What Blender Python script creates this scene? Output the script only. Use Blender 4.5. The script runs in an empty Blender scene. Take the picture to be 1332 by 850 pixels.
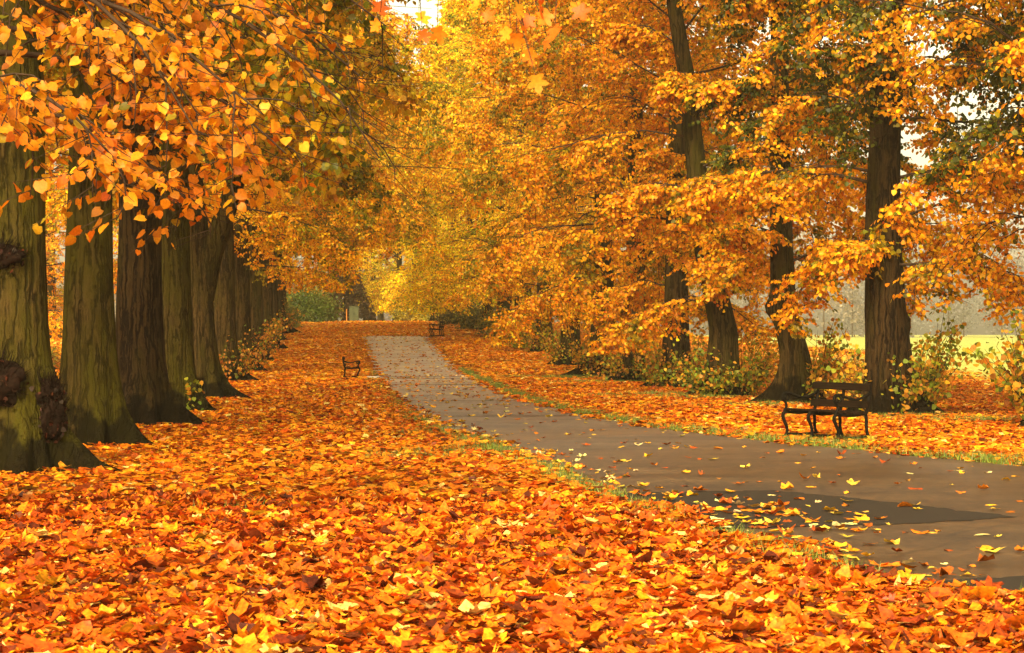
import bpy, math, random
import numpy as np

PI = math.pi
R = math.radians
scene = bpy.context.scene
COL = scene.collection
rng = np.random.default_rng(7)

# ------------------------------------------------------------------ helpers
def smooth(a, b, x):
    t = np.clip((np.asarray(x, float) - a) / (b - a), 0, 1)
    return t * t * (3 - 2 * t)

class MB:
    """collects vertices, faces, colours and material slots, then links ONE mesh object"""
    def __init__(self):
        self.V = []; self.F = []; self.M = []; self.C = []; self.n = 0; self.S = []
    def add(self, V, F, mat=0, col=None, smooth_=True):
        V = np.asarray(V, np.float32).reshape(-1, 3)
        F = np.asarray(F, np.int64)
        self.V.append(V); self.F.append(F + self.n); self.M.append(np.full(len(F), mat, np.int32))
        self.S.append(np.full(len(F), smooth_, bool))
        c = np.ones((len(V), 4), np.float32)
        if col is not None:
            c[:, :3] = col
        self.C.append(c); self.n += len(V)
    def build(self, name, mats, parent=None, loc=None):
        me = bpy.data.meshes.new(name)
        if self.V:
            V = np.concatenate(self.V); C = np.concatenate(self.C)
            loops = np.concatenate([f.ravel() for f in self.F]).astype(np.int32)
            tot = np.concatenate([np.full(len(f), f.shape[1], np.int32) for f in self.F])
            start = np.zeros(len(tot), np.int32); start[1:] = np.cumsum(tot)[:-1]
            me.vertices.add(len(V)); me.vertices.foreach_set('co', V.ravel())
            me.loops.add(len(loops)); me.loops.foreach_set('vertex_index', loops)
            me.polygons.add(len(tot)); me.polygons.foreach_set('loop_start', start)
            me.polygons.foreach_set('loop_total', tot)
            me.polygons.foreach_set('material_index', np.concatenate(self.M))
            me.polygons.foreach_set('use_smooth', np.concatenate(self.S))
            a = me.attributes.new('leaf_colour', 'FLOAT_COLOR', 'POINT')
            a.data.foreach_set('color', C.ravel())
            me.update(calc_edges=True)
        for m in (mats if isinstance(mats, (list, tuple)) else [mats]):
            me.materials.append(m)
        o = bpy.data.objects.new(name, me); COL.objects.link(o)
        if parent is not None: o.parent = parent
        if loc is not None: o.location = loc
        return o

def tag(o, label=None, cat=None, group=None, kind=None):
    if label: o['label'] = label
    if cat: o['category'] = cat
    if group: o['group'] = group
    if kind: o['kind'] = kind
    return o

def empty(name, loc, rz=0.0):
    o = bpy.data.objects.new(name, None); COL.objects.link(o)
    o.empty_display_size = 0.3
    o.location = loc; o.rotation_euler = (0, 0, rz)
    return o

def tube(mb, pts, rad, k=6, mat=0, col=None, cap=True):
    P = np.asarray(pts, float); n = len(P)
    rad = np.broadcast_to(np.asarray(rad, float), (n,))
    T = np.gradient(P, axis=0); T /= np.linalg.norm(T, axis=1)[:, None] + 1e-9
    ref = np.array([0, 0, 1.0]) if abs(T[0, 2]) < .9 else np.array([1.0, 0, 0])
    U = np.zeros((n, 3)); u = np.cross(T[0], ref)
    for i in range(n):
        u = u - T[i] * (u @ T[i]); u /= np.linalg.norm(u) + 1e-9
        U[i] = u
    W = np.cross(T, U)
    a = np.arange(k) * 2 * PI / k
    V = P[:, None] + rad[:, None, None] * (np.cos(a)[None, :, None] * U[:, None] + np.sin(a)[None, :, None] * W[:, None])
    i = np.arange(n - 1)[:, None] * k; j = np.arange(k)[None]; j2 = (j + 1) % k
    F = np.stack([i + j, i + j2, i + k + j2, i + k + j], -1).reshape(-1, 4)
    mb.add(V.reshape(-1, 3), F, mat, col)
    if cap and k >= 4:
        for r_, fl in ((0, 1), (n - 1, 0)):
            idx = np.arange(k)
            mb.add(V[r_], [idx[::-1] if fl else idx], mat, col, False)

def needles(mb, A, B, r0, r1, mat=0):
    """many thin three-sided twigs at once"""
    T = B - A; n = len(A)
    U = np.cross(T, [0.3, 0.2, 1.0]); U /= np.linalg.norm(U, axis=1)[:, None] + 1e-9
    W = np.cross(T, U); W /= np.linalg.norm(W, axis=1)[:, None] + 1e-9
    V = np.zeros((n, 6, 3))
    for k in range(3):
        d = math.cos(k * 2.0944) * U + math.sin(k * 2.0944) * W
        V[:, k] = A + r0 * d; V[:, 3 + k] = B + r1 * d
    F = np.array([[0, 1, 4, 3], [1, 2, 5, 4], [2, 0, 3, 5]])
    mb.add(V.reshape(-1, 3), (np.arange(n)[:, None, None] * 6 + F[None]).reshape(-1, 4), mat)

def box(mb, c, s, R3=None, mat=0, bev=0.0):
    """a box with chamfered long edges when bev > 0"""
    sx, sy, sz = [v / 2 for v in s]
    if bev <= 0:
        V = np.array([[x, y, z] for x in (-sx, sx) for y in (-sy, sy) for z in (-sz, sz)])
        F = [[0, 1, 3, 2], [4, 6, 7, 5], [0, 4, 5, 1], [2, 3, 7, 6], [0, 2, 6, 4], [1, 5, 7, 3]]
        if R3 is not None: V = V @ np.asarray(R3).T
        mb.add(V + np.asarray(c), F, mat, None, False); return
    b = bev
    ring = [(-sy + b, -sz), (sy - b, -sz), (sy, -sz + b), (sy, sz - b), (sy - b, sz), (-sy + b, sz), (-sy, sz - b), (-sy, -sz + b)]
    V = np.array([[x, y, z] for x in (-sx, sx) for (y, z) in ring])
    if R3 is not None: V = V @ np.asarray(R3).T
    V = V + np.asarray(c)
    F = [[i, (i + 1) % 8, 8 + (i + 1) % 8, 8 + i] for i in range(8)]
    mb.add(V, F, mat, None, False)
    mb.add(V[:8], [list(range(8))[::-1]], mat, None, False)
    mb.add(V[8:], [list(range(8))], mat, None, False)

# leaf shapes: (x across, y along, faces)
TREE_LEAF = (np.array([[0, .04], [-.44, .20], [-.36, .64], [0, 1], [.36, .64], [.44, .20]]),
             np.array([[0, 3, 2, 1], [0, 5, 4, 3]]))
HEART = (np.array([[0, .05], [0, .35], [0, .7], [0, 1.02],
                   [-.26, -.06], [-.48, .24], [-.39, .60], [-.16, .86],
                   [.26, -.06], [.48, .24], [.39, .60], [.16, .86]]),
         np.array([[0, 1, 5, 4], [1, 2, 6, 5], [2, 3, 7, 6], [0, 8, 9, 1], [1, 9, 10, 2], [2, 10, 11, 3]]))
MAPLE = (np.array([[0, .38], [0, .02], [-.20, -.03], [-.41, .03], [-.36, .18], [-.25, .29], [-.46, .39], [-.62, .58], [-.40, .66], [-.17, .60], [-.22, .80], [0, 1.06],
                   [.22, .80], [.17, .60], [.40, .66], [.62, .58], [.46, .39], [.25, .29], [.36, .18], [.41, .03], [.20, -.03]]),
         np.array([[0, 3, 2, 1], [0, 5, 4, 3], [0, 7, 6, 5], [0, 9, 8, 7], [0, 11, 10, 9], [0, 13, 12, 11], [0, 15, 14, 13], [0, 17, 16, 15], [0, 19, 18, 17], [0, 1, 20, 19]]))

def leaves(mb, P, D, N, S, cols, shape=TREE_LEAF, fold=.25, curl=.15, mat=0, jit=None):
    """P origin, D towards the tip, N blade normal, S size, one colour per leaf"""
    P = np.asarray(P, float); n = len(P)
    if n == 0: return
    D = D / (np.linalg.norm(D, axis=1)[:, None] + 1e-9)
    N = N - D * np.sum(N * D, 1)[:, None]
    N = N / (np.linalg.norm(N, axis=1)[:, None] + 1e-9)
    X = np.cross(D, N)
    xy, F = shape; m = len(xy)
    fold = np.broadcast_to(np.asarray(fold, float), (n,)); curl = np.broadcast_to(np.asarray(curl, float), (n,))
    x = np.broadcast_to(xy[:, 0], (n, m)); y = np.broadcast_to(xy[:, 1], (n, m))
    if jit is not None:
        x = x + jit[0]; y = y + jit[1]
    z = fold[:, None] * np.abs(x) + curl[:, None] * (y - .5) ** 2 * 2
    S = np.broadcast_to(np.asarray(S, float), (n,))[:, None, None]
    V = P[:, None] + S * (x[..., None] * X[:, None] + y[..., None] * D[:, None] + z[..., None] * N[:, None])
    Fa = (np.arange(n)[:, None, None] * m + F[None]).reshape(-1, F.shape[1])
    mb.add(V.reshape(-1, 3), Fa, mat, np.repeat(cols, m, 0), True)

def pick(n, pal, w, r, jit=.18):
    pal = np.asarray(pal, float); w = np.asarray(w, float); w = w / w.sum()
    c = pal[r.choice(len(pal), n, p=w)]
    c = c * (1 + r.normal(0, jit, (n, 1)))
    c[:, 1] *= 1 + r.normal(0, .10, n)
    return np.clip(c, .004, .95)

# ------------------------------------------------------------------ materials
def mat_new(name):
    m = bpy.data.materials.new(name); m.use_nodes = True
    nt = m.node_tree; nt.nodes.clear()
    return m, nt, nt.nodes, nt.links

def leaf_material(name, trans=.45, tint=True, gloss=.015, rough=.5, lo=.78, hi=1.12, nscale=60):
    m, nt, N, L = mat_new(name)
    out = N.new('ShaderNodeOutputMaterial')
    at = N.new('ShaderNodeAttribute'); at.attribute_name = 'leaf_colour'
    col = at.outputs['Color']
    if tint:
        oi = N.new('ShaderNodeObjectInfo')
        mx = N.new('ShaderNodeMix'); mx.data_type = 'RGBA'; mx.blend_type = 'MULTIPLY'; mx.inputs['Factor'].default_value = 1
        L.new(col, mx.inputs['A']); L.new(oi.outputs['Color'], mx.inputs['B']); col = mx.outputs['Result']
    no = N.new('ShaderNodeTexNoise'); no.inputs['Scale'].default_value = nscale; no.inputs['Detail'].default_value = 3
    tc = N.new('ShaderNodeTexCoord'); L.new(tc.outputs['Object'], no.inputs['Vector'])
    mr = N.new('ShaderNodeMapRange'); mr.inputs['From Min'].default_value = .3; mr.inputs['From Max'].default_value = .7
    mr.inputs['To Min'].default_value = lo; mr.inputs['To Max'].default_value = hi
    L.new(no.outputs['Fac'], mr.inputs['Value'])
    mv = N.new('ShaderNodeVectorMath'); mv.operation = 'SCALE'
    L.new(col, mv.inputs[0]); L.new(mr.outputs['Result'], mv.inputs['Scale']); col = mv.outputs['Vector']
    d = N.new('ShaderNodeBsdfDiffuse'); t = N.new('ShaderNodeBsdfTranslucent'); g = N.new('ShaderNodeBsdfGlossy')
    g.inputs['Roughness'].default_value = rough
    L.new(col, d.inputs['Color']); L.new(col, t.inputs['Color'])
    s = N.new('ShaderNodeMixShader'); s.inputs['Fac'].default_value = trans
    L.new(d.outputs[0], s.inputs[1]); L.new(t.outputs[0], s.inputs[2])
    s2 = N.new('ShaderNodeMixShader'); s2.inputs['Fac'].default_value = gloss
    L.new(s.outputs[0], s2.inputs[1]); L.new(g.outputs[0], s2.inputs[2])
    L.new(s2.outputs[0], out.inputs['Surface'])
    return m

def ramp(N, stops):
    r = N.new('ShaderNodeValToRGB'); e = r.color_ramp.elements
    while len(e) < len(stops): e.new(.5)
    for el, (p, c) in zip(e, stops):
        el.position = p; el.color = (*c, 1)
    return r

def bark_material(name, dark, mid, moss, moss_amt=.5, scale=1.0):
    m, nt, N, L = mat_new(name)
    out = N.new('ShaderNodeOutputMaterial'); b = N.new('ShaderNodeBsdfPrincipled')
    b.inputs['Roughness'].default_value = .95; b.inputs['Specular IOR Level'].default_value = .04
    tc = N.new('ShaderNodeTexCoord')
    mp = N.new('ShaderNodeMapping'); mp.inputs['Scale'].default_value = (scale, scale, .075 * scale)
    L.new(tc.outputs['Object'], mp.inputs['Vector'])
    wn = N.new('ShaderNodeTexNoise'); wn.inputs['Scale'].default_value = 3; wn.inputs['Detail'].default_value = 4
    L.new(tc.outputs['Object'], wn.inputs['Vector'])
    add = N.new('ShaderNodeMixRGB'); add.blend_type = 'ADD'; add.inputs['Fac'].default_value = .12
    L.new(mp.outputs[0], add.inputs[1]); L.new(wn.outputs['Color'], add.inputs[2])
    n1 = N.new('ShaderNodeTexNoise'); n1.inputs['Scale'].default_value = 30; n1.inputs['Detail'].default_value = 7; n1.inputs['Roughness'].default_value = .7
    L.new(add.outputs[0], n1.inputs['Vector'])
    v1 = N.new('ShaderNodeTexNoise'); v1.inputs['Scale'].default_value = 9; v1.inputs['Detail'].default_value = 3
    L.new(add.outputs[0], v1.inputs['Vector'])
    ab = N.new('ShaderNodeMath'); ab.operation = 'SUBTRACT'; ab.inputs[1].default_value = .5; L.new(v1.outputs['Fac'], ab.inputs[0])
    ab2 = N.new('ShaderNodeMath'); ab2.operation = 'ABSOLUTE'; L.new(ab.outputs[0], ab2.inputs[0])
    mr = N.new('ShaderNodeMapRange'); mr.inputs['From Max'].default_value = .07; mr.inputs['To Min'].default_value = .35; L.new(ab2.outputs[0], mr.inputs['Value'])
    mul = N.new('ShaderNodeMath'); mul.operation = 'MULTIPLY'; L.new(mr.outputs[0], mul.inputs[0]); L.new(n1.outputs['Fac'], mul.inputs[1])
    r1 = ramp(N, [(.10, tuple(v * .25 for v in dark)), (.30, tuple(v * .9 for v in dark)), (.58, tuple(v * 1.2 for v in mid))]); L.new(mul.outputs[0], r1.inputs[0])
    # algae and moss patches of their own shape
    n2 = N.new('ShaderNodeTexNoise'); n2.inputs['Scale'].default_value = 1.7; n2.inputs['Detail'].default_value = 7; n2.inputs['Roughness'].default_value = .62
    mp2 = N.new('ShaderNodeMapping'); mp2.inputs['Scale'].default_value = (1.3, 1.3, .42); L.new(tc.outputs['Object'], mp2.inputs['Vector'])
    L.new(mp2.outputs[0], n2.inputs['Vector'])
    r2 = ramp(N, [(.56 - .25 * moss_amt, (0, 0, 0)), (.74 - .22 * moss_amt, (1, 1, 1))]); L.new(n2.outputs['Fac'], r2.inputs[0])
    mm = N.new('ShaderNodeMath'); mm.operation = 'MULTIPLY'; L.new(r2.outputs[0], mm.inputs[0])
    mr3 = N.new('ShaderNodeMapRange'); mr3.inputs['From Min'].default_value = .1; mr3.inputs['From Max'].default_value = .5
    mr3.inputs['To Min'].default_value = .25; mr3.inputs['To Max'].default_value = .9
    L.new(mul.outputs[0], mr3.inputs['Value']); L.new(mr3.outputs[0], mm.inputs[1])
    mx = N.new('ShaderNodeMixRGB'); L.new(mm.outputs[0], mx.inputs[0]); L.new(r1.outputs[0], mx.inputs[1]); mx.inputs[2].default_value = (*moss, 1)
    # damp black stain creeping up from the soil with a ragged edge
    sx = N.new('ShaderNodeSeparateXYZ'); L.new(tc.outputs['Object'], sx.inputs[0])
    ns = N.new('ShaderNodeTexNoise'); ns.inputs['Scale'].default_value = 3.5; ns.inputs['Detail'].default_value = 5; L.new(tc.outputs['Object'], ns.inputs['Vector'])
    hh = N.new('ShaderNodeMath'); hh.operation = 'MULTIPLY_ADD'; hh.inputs[1].default_value = -1.5; L.new(ns.outputs['Fac'], hh.inputs[0]); L.new(sx.outputs['Z'], hh.inputs[2])
    dm = N.new('ShaderNodeMapRange'); dm.inputs['From Min'].default_value = -.42; dm.inputs['From Max'].default_value = -.22; dm.inputs['To Min'].default_value = .85; dm.inputs['To Max'].default_value = 0
    L.new(hh.outputs[0], dm.inputs['Value'])
    m3 = N.new('ShaderNodeMixRGB'); L.new(dm.outputs[0], m3.inputs[0]); L.new(mx.outputs[0], m3.inputs[1]); m3.inputs[2].default_value = (.006, .004, .002, 1)
    L.new(m3.outputs[0], b.inputs['Base Color'])
    bp = N.new('ShaderNodeBump'); bp.inputs['Strength'].default_value = 1.0; bp.inputs['Distance'].default_value = .06
    L.new(mul.outputs[0], bp.inputs['Height']); L.new(bp.outputs[0], b.inputs['Normal'])
    L.new(b.outputs[0], out.inputs['Surface'])
    return m

def plain(name, col, rough=.6, metal=0.0, spec=.3, var=.25, scale=8.0, bump=0.0, stretch=(1, 1, 1)):
    m, nt, N, L = mat_new(name)
    out = N.new('ShaderNodeOutputMaterial'); b = N.new('ShaderNodeBsdfPrincipled')
    b.inputs['Roughness'].default_value = rough; b.inputs['Metallic'].default_value = metal; b.inputs['Specular IOR Level'].default_value = spec
    tc = N.new('ShaderNodeTexCoord'); mp = N.new('ShaderNodeMapping'); mp.inputs['Scale'].default_value = stretch
    n = N.new('ShaderNodeTexNoise'); n.inputs['Scale'].default_value = scale; n.inputs['Detail'].default_value = 6
    L.new(tc.outputs['Object'], mp.inputs[0]); L.new(mp.outputs[0], n.inputs['Vector'])
    r = ramp(N, [(.3, tuple(v * (1 - var) for v in col)), (.7, tuple(min(1, v * (1 + var)) for v in col))])
    L.new(n.outputs['Fac'], r.inputs[0]); L.new(r.outputs[0], b.inputs['Base Color'])
    if bump:
        bp = N.new('ShaderNodeBump'); bp.inputs['Strength'].default_value = bump; bp.inputs['Distance'].default_value = .01
        L.new(n.outputs['Fac'], bp.inputs['Height']); L.new(bp.outputs[0], b.inputs['Normal'])
    L.new(b.outputs[0], out.inputs['Surface'])
    return m

M_LEAF = leaf_material('lime_leaf')
M_LITTER = leaf_material('fallen_leaf', trans=.12, tint=False, gloss=.02, rough=.45, lo=.42, hi=1.28, nscale=38)
M_GRASS = leaf_material('grass_blade', trans=.3, tint=False, gloss=.03)
M_BARK = bark_material('lime_bark', (.020, .012, .004), (.064, .039, .012), (.040, .034, .004), .5)
M_BARK_D = bark_material('dark_bark', (.015, .008, .004), (.044, .025, .009), (.030, .023, .004), .25)
M_BARK_G = bark_material('mossy_bark', (.022, .014, .004), (.072, .047, .013), (.056, .049, .004), .75)
M_TWIG = plain('twig_bark', (.045, .026, .015), .85, spec=.1)
M_BURR = plain('burr_bark', (.012, .006, .004), .95, spec=.03, var=.5, scale=22, bump=.8)
M_IRON = plain('black_iron', (.006, .0045, .003), .6, spec=.05, var=.3, scale=30, bump=.15)
M_WOOD = plain('dark_bench_wood', (.012, .006, .003), .8, spec=.03, var=.5, scale=14, bump=.3, stretch=(.15, 3, 3))
M_STONE = plain('pale_stone', (.55, .48, .40), .8, var=.2, scale=14)
M_JOINT = plain('pale_joint', (.20, .165, .13), .75, var=.25, scale=9)
M_PATCH = plain('dark_tarmac', (.021, .0135, .0075), .75, spec=.2, var=.35, scale=70, bump=.5)
M_CAB = plain('green_cabinet_paint', (.045, .052, .018), .6, var=.2)
M_POST = plain('orange_post_paint', (.34, .13, .02), .6, var=.15)
M_WOODFAR = leaf_material('far_wood_leaf', trans=.5, lo=.95, hi=1.05, tint=False)

# ------------------------------------------------------------------ terrain
_y = np.linspace(-100, 700, 1601)
_s = np.where(_y < 62, 0, np.where(_y < 84, .036 * (_y - 62) / 22, np.where(_y < 107, .036, np.where(_y < 165, .036 * (165 - _y) / 58, 0))))
_z = np.cumsum(_s) * (_y[1] - _y[0])
PR = np.array([(6.5, -40), (9, 5), (20, 11.5), (14, 16), (9, 19.8), (6.02, 23.5), (5.04, 25.5), (4.75, 26.3), (3.69, 28.7), (2.32, 32.8), (1.32, 37.8), (.5, 43.8), (-.06, 49.5), (-.85, 61),
               (-1.94, 74), (-2.68, 84), (-3.66, 96), (-4.7, 110), (-9.5, 165), (-14, 210)], float)[2:]
PL = np.array([(20, 2.0), (8, 6.6), (4.6, 9.6), (2.9, 12.06), (2.34, 13.1), (1.91, 14.9), (1.4, 17), (.75, 20.8), (.25, 24.6), (-.18, 27.4), (-.56, 29.1), (-1.14, 32.2), (-1.74, 36.2), (-2.4, 43.3),
               (-3.43, 54), (-4.56, 67), (-5.84, 82.5), (-8.3, 110), (-13.0, 165), (-18, 210)], float)
def xL(y): return np.interp(y, PL[:, 1], PL[:, 0])
def xR(y): return np.where(np.asarray(y) < PR[0, 1], 30.0, np.interp(y, PR[:, 1], PR[:, 0]))
def row_r(y): return np.interp(y, [0, 37.8, 61, 78, 107, 152], [12, 7.25, 3.78, 2.28, -.37, -5.9])
def row_l(y): return np.interp(y, [0, 22.5, 46, 72, 124], [-3.5, -5.6, -7.1, -9.8, -14.3])
def path_out(x, y):
    """> 0 outside the path (metres, roughly), < 0 on it"""
    return np.maximum(xL(y) - x, x - xR(y))
def zf(x, y):
    x = np.asarray(x, float); y = np.asarray(y, float)
    side = (1 - smooth(5, 32, x - row_r(y))) * (1 - .75 * smooth(8, 45, row_l(y) - x))
    z = np.interp(y, _y, _z) * side
    und = (np.sin(x * .9 + 1.3) * np.sin(y * .61) + .6 * np.sin(x * 2.1 + y * .8)) * .022
    return z + und * smooth(.4, 3.0, path_out(x, y)) * smooth(4, 9, y)

def grid_axis(segs):
    out = []
    for a, b, st in segs: out.append(np.arange(a, b, st))
    out.append([segs[-1][1]]); return np.concatenate(out)
gx = grid_axis([(-600, -60, 30), (-60, -22, 2), (-22, 22, .5), (22, 60, 2), (60, 600, 30)])
gy = grid_axis([(-70, 0, 5), (0, 60, .6), (60, 180, 1), (180, 240, 5), (240, 690, 30)])
GX, GY = np.meshgrid(gx, gy, indexing='ij')
nx, ny = GX.shape
Vg = np.stack([GX, GY, zf(GX, GY)], -1).reshape(-1, 3)
ii, jj = np.meshgrid(np.arange(nx - 1), np.arange(ny - 1), indexing='ij')
Fg = np.stack([ii * ny + jj, (ii + 1) * ny + jj, (ii + 1) * ny + jj + 1, ii * ny + jj + 1], -1).reshape(-1, 4)
# where the fallen leaves lie: thick under the two rows and the avenue, thinning into the field
def litter_cover(x, y):
    e = np.maximum(row_l(y) - x, x - row_r(y))
    n = np.sin(x * .31 + y * .13) + np.sin(x * .17 - y * .07 + 2) + np.sin(y * .23 + 1)
    r_ = x > row_r(y)
    return (1 - smooth(np.where(r_, 5, 12), np.where(r_, 15, 26), e + n * 1.6))
mb = MB()
mb.add(Vg, Fg, 0, np.repeat(litter_cover(Vg[:, 0], Vg[:, 1])[:, None], 3, 1))

m, nt, N, L = mat_new('lawn_under_leaves')
out = N.new('ShaderNodeOutputMaterial'); b = N.new('ShaderNodeBsdfPrincipled'); b.inputs['Roughness'].default_value = .85; b.inputs['Specular IOR Level'].default_value = .15
tc = N.new('ShaderNodeTexCoord')
v = N.new('ShaderNodeTexVoronoi'); v.inputs['Scale'].default_value = 11; L.new(tc.outputs['Object'], v.inputs['Vector'])
sep = N.new('ShaderNodeSeparateColor'); L.new(v.outputs['Color'], sep.inputs[0])
rl = ramp(N, [(0, (.030, .010, .003)), (.25, (.10, .026, .004)), (.5, (.22, .058, .005)), (.75, (.36, .12, .010)), (1, (.50, .22, .025))])
L.new(sep.outputs[0], rl.inputs[0])
ng = N.new('ShaderNodeTexNoise'); ng.inputs['Scale'].default_value = 2.5; ng.inputs['Detail'].default_value = 8; L.new(tc.outputs['Object'], ng.inputs['Vector'])
rg = ramp(N, [(.3, (.28, .30, .04)), (.7, (.42, .43, .09))]); L.new(ng.outputs['Fac'], rg.inputs[0])
at = N.new('ShaderNodeAttribute'); at.attribute_name = 'leaf_colour'
sr = N.new('ShaderNodeSeparateColor'); L.new(at.outputs['Color'], sr.inputs[0])
cmp = N.new('ShaderNodeMath'); cmp.operation = 'GREATER_THAN'; L.new(sr.outputs[0], cmp.inputs[0]); L.new(sep.outputs[1], cmp.inputs[1])
mx = N.new('ShaderNodeMixRGB'); L.new(cmp.outputs[0], mx.inputs[0]); L.new(rg.outputs[0], mx.inputs[1]); L.new(rl.outputs[0], mx.inputs[2])
L.new(mx.outputs[0], b.inputs['Base Color'])
bp = N.new('ShaderNodeBump'); bp.inputs['Strength'].default_value = .8; bp.inputs['Distance'].default_value = .04
L.new(sep.outputs[2], bp.inputs['Height']); L.new(bp.outputs[0], b.inputs['Normal'])
L.new(b.outputs[0], out.inputs['Surface'])
M_GROUND = m
tag(mb.build('ground', M_GROUND), kind='structure')

# ------------------------------------------------------------------ path
ys = grid_axis([(9.6, 60, .3), (60, 180, .6)])
K = 13
mb = MB()
rows = []
for yy in ys:
    a, c = float(xL(yy)), float(xR(yy)) if yy > PR[0, 1] else 20.0
    c = min(c, 20.0)
    wob = .05 * math.sin(yy * 3.1) + .04 * math.sin(yy * 7.3 + 1)
    xs = np.linspace(a - wob * .6, c + wob, K)
    rows.append(np.stack([xs, np.full(K, yy), zf(xs, np.full(K, yy)) + .006], -1))
Vp = np.array(rows).reshape(-1, 3)
i, j = np.meshgrid(np.arange(len(ys) - 1), np.arange(K - 1), indexing='ij')
mb.add(Vp, np.stack([i * K + j, i * K + j + 1, (i + 1) * K + j + 1, (i + 1) * K + j], -1).reshape(-1, 4))
m, nt, N, L = mat_new('worn_tarmac_painted_sheen')
out = N.new('ShaderNodeOutputMaterial'); b = N.new('ShaderNodeBsdfPrincipled'); b.inputs['Specular IOR Level'].default_value = .5
tc = N.new('ShaderNodeTexCoord')
n1 = N.new('ShaderNodeTexNoise'); n1.inputs['Scale'].default_value = 55; n1.inputs['Detail'].default_value = 8; n1.inputs['Roughness'].default_value = .75; L.new(tc.outputs['Object'], n1.inputs['Vector'])
mp = N.new('ShaderNodeMapping'); mp.inputs['Scale'].default_value = (.40, 1.2, 1); mp.inputs['Rotation'].default_value = (0, 0, R(12)); L.new(tc.outputs['Object'], mp.inputs[0])
n2 = N.new('ShaderNodeTexNoise'); n2.inputs['Scale'].default_value = .9; n2.inputs['Detail'].default_value = 9; n2.inputs['Roughness'].default_value = .65; L.new(mp.outputs[0], n2.inputs['Vector'])
n3 = N.new('ShaderNodeTexNoise'); n3.inputs['Scale'].default_value = .28; n3.inputs['Detail'].default_value = 3; L.new(tc.outputs['Object'], n3.inputs['Vector'])
r1 = ramp(N, [(.30, (.024, .014, .006)), (.47, (.054, .030, .012)), (.60, (.074, .042, .017)), (.74, (.115, .068, .028))]); L.new(n2.outputs['Fac'], r1.inputs[0])
r2 = ramp(N, [(.35, (.25, .25, .25)), (.65, (1.7, 1.65, 1.6))]); L.new(n1.outputs['Fac'], r2.inputs[0])
mm = N.new('ShaderNodeMixRGB'); mm.blend_type = 'MULTIPLY'; mm.inputs[0].default_value = .7; L.new(r1.outputs[0], mm.inputs[1]); L.new(r2.outputs[0], mm.inputs[2])
sp_ = N.new('ShaderNodeSeparateXYZ'); L.new(tc.outputs['Object'], sp_.inputs[0])
pm = N.new('ShaderNodeMapRange'); pm.inputs['From Min'].default_value = 22; pm.inputs['From Max'].default_value = 76; pm.inputs['To Min'].default_value = 0; pm.inputs['To Max'].default_value = .9; L.new(sp_.outputs['Y'], pm.inputs['Value'])  # fades to paler grey far off: sky sheen and haze painted into the colour
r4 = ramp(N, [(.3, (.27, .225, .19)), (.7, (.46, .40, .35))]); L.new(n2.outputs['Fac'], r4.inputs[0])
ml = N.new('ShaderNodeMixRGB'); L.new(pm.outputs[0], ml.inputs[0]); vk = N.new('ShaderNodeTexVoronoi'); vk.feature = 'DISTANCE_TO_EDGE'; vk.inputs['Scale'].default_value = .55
wv = N.new('ShaderNodeMixRGB'); wv.blend_type = 'ADD'; wv.inputs[0].default_value = .5; L.new(tc.outputs['Object'], wv.inputs[1]); L.new(n2.outputs['Color'], wv.inputs[2]); L.new(wv.outputs[0], vk.inputs['Vector'])
vg = N.new('ShaderNodeTexVoronoi'); vg.inputs['Scale'].default_value = 16; L.new(tc.outputs['Object'], vg.inputs['Vector'])
sg = N.new('ShaderNodeSeparateColor'); L.new(vg.outputs['Color'], sg.inputs[0])
mg = N.new('ShaderNodeMapRange'); mg.inputs['To Min'].default_value = .66; mg.inputs['To Max'].default_value = 1.36; L.new(sg.outputs[0], mg.inputs['Value'])
vgm = N.new('ShaderNodeVectorMath'); vgm.operation = 'SCALE'; L.new(mm.outputs[0], vgm.inputs[0]); L.new(mg.outputs[0], vgm.inputs['Scale'])
ck = N.new('ShaderNodeMapRange'); ck.inputs['From Min'].default_value = .004; ck.inputs['From Max'].default_value = .016; ck.inputs['To Min'].default_value = .6; L.new(vk.outputs['Distance'], ck.inputs['Value'])
mc = N.new('ShaderNodeMixRGB'); mc.blend_type = 'MULTIPLY'; mc.inputs[0].default_value = 1; L.new(vgm.outputs['Vector'], mc.inputs[1]); L.new(ck.outputs[0], mc.inputs[2])
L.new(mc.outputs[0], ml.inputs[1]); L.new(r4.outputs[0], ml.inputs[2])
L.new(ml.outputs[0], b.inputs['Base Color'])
rr = ramp(N, [(.35, (.34, .34, .34)), (.65, (.55, .55, .55))]); L.new(n3.outputs['Fac'], rr.inputs[0]); L.new(rr.outputs[0], b.inputs['Roughness'])
bp = N.new('ShaderNodeBump'); bp.inputs['Strength'].default_value = .5; bp.inputs['Distance'].default_value = .006
L.new(n1.outputs['Fac'], bp.inputs['Height']); L.new(bp.outputs[0], b.inputs['Normal']); L.new(b.outputs[0], out.inputs['Surface'])
tag(mb.build('path', m), kind='structure')

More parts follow.
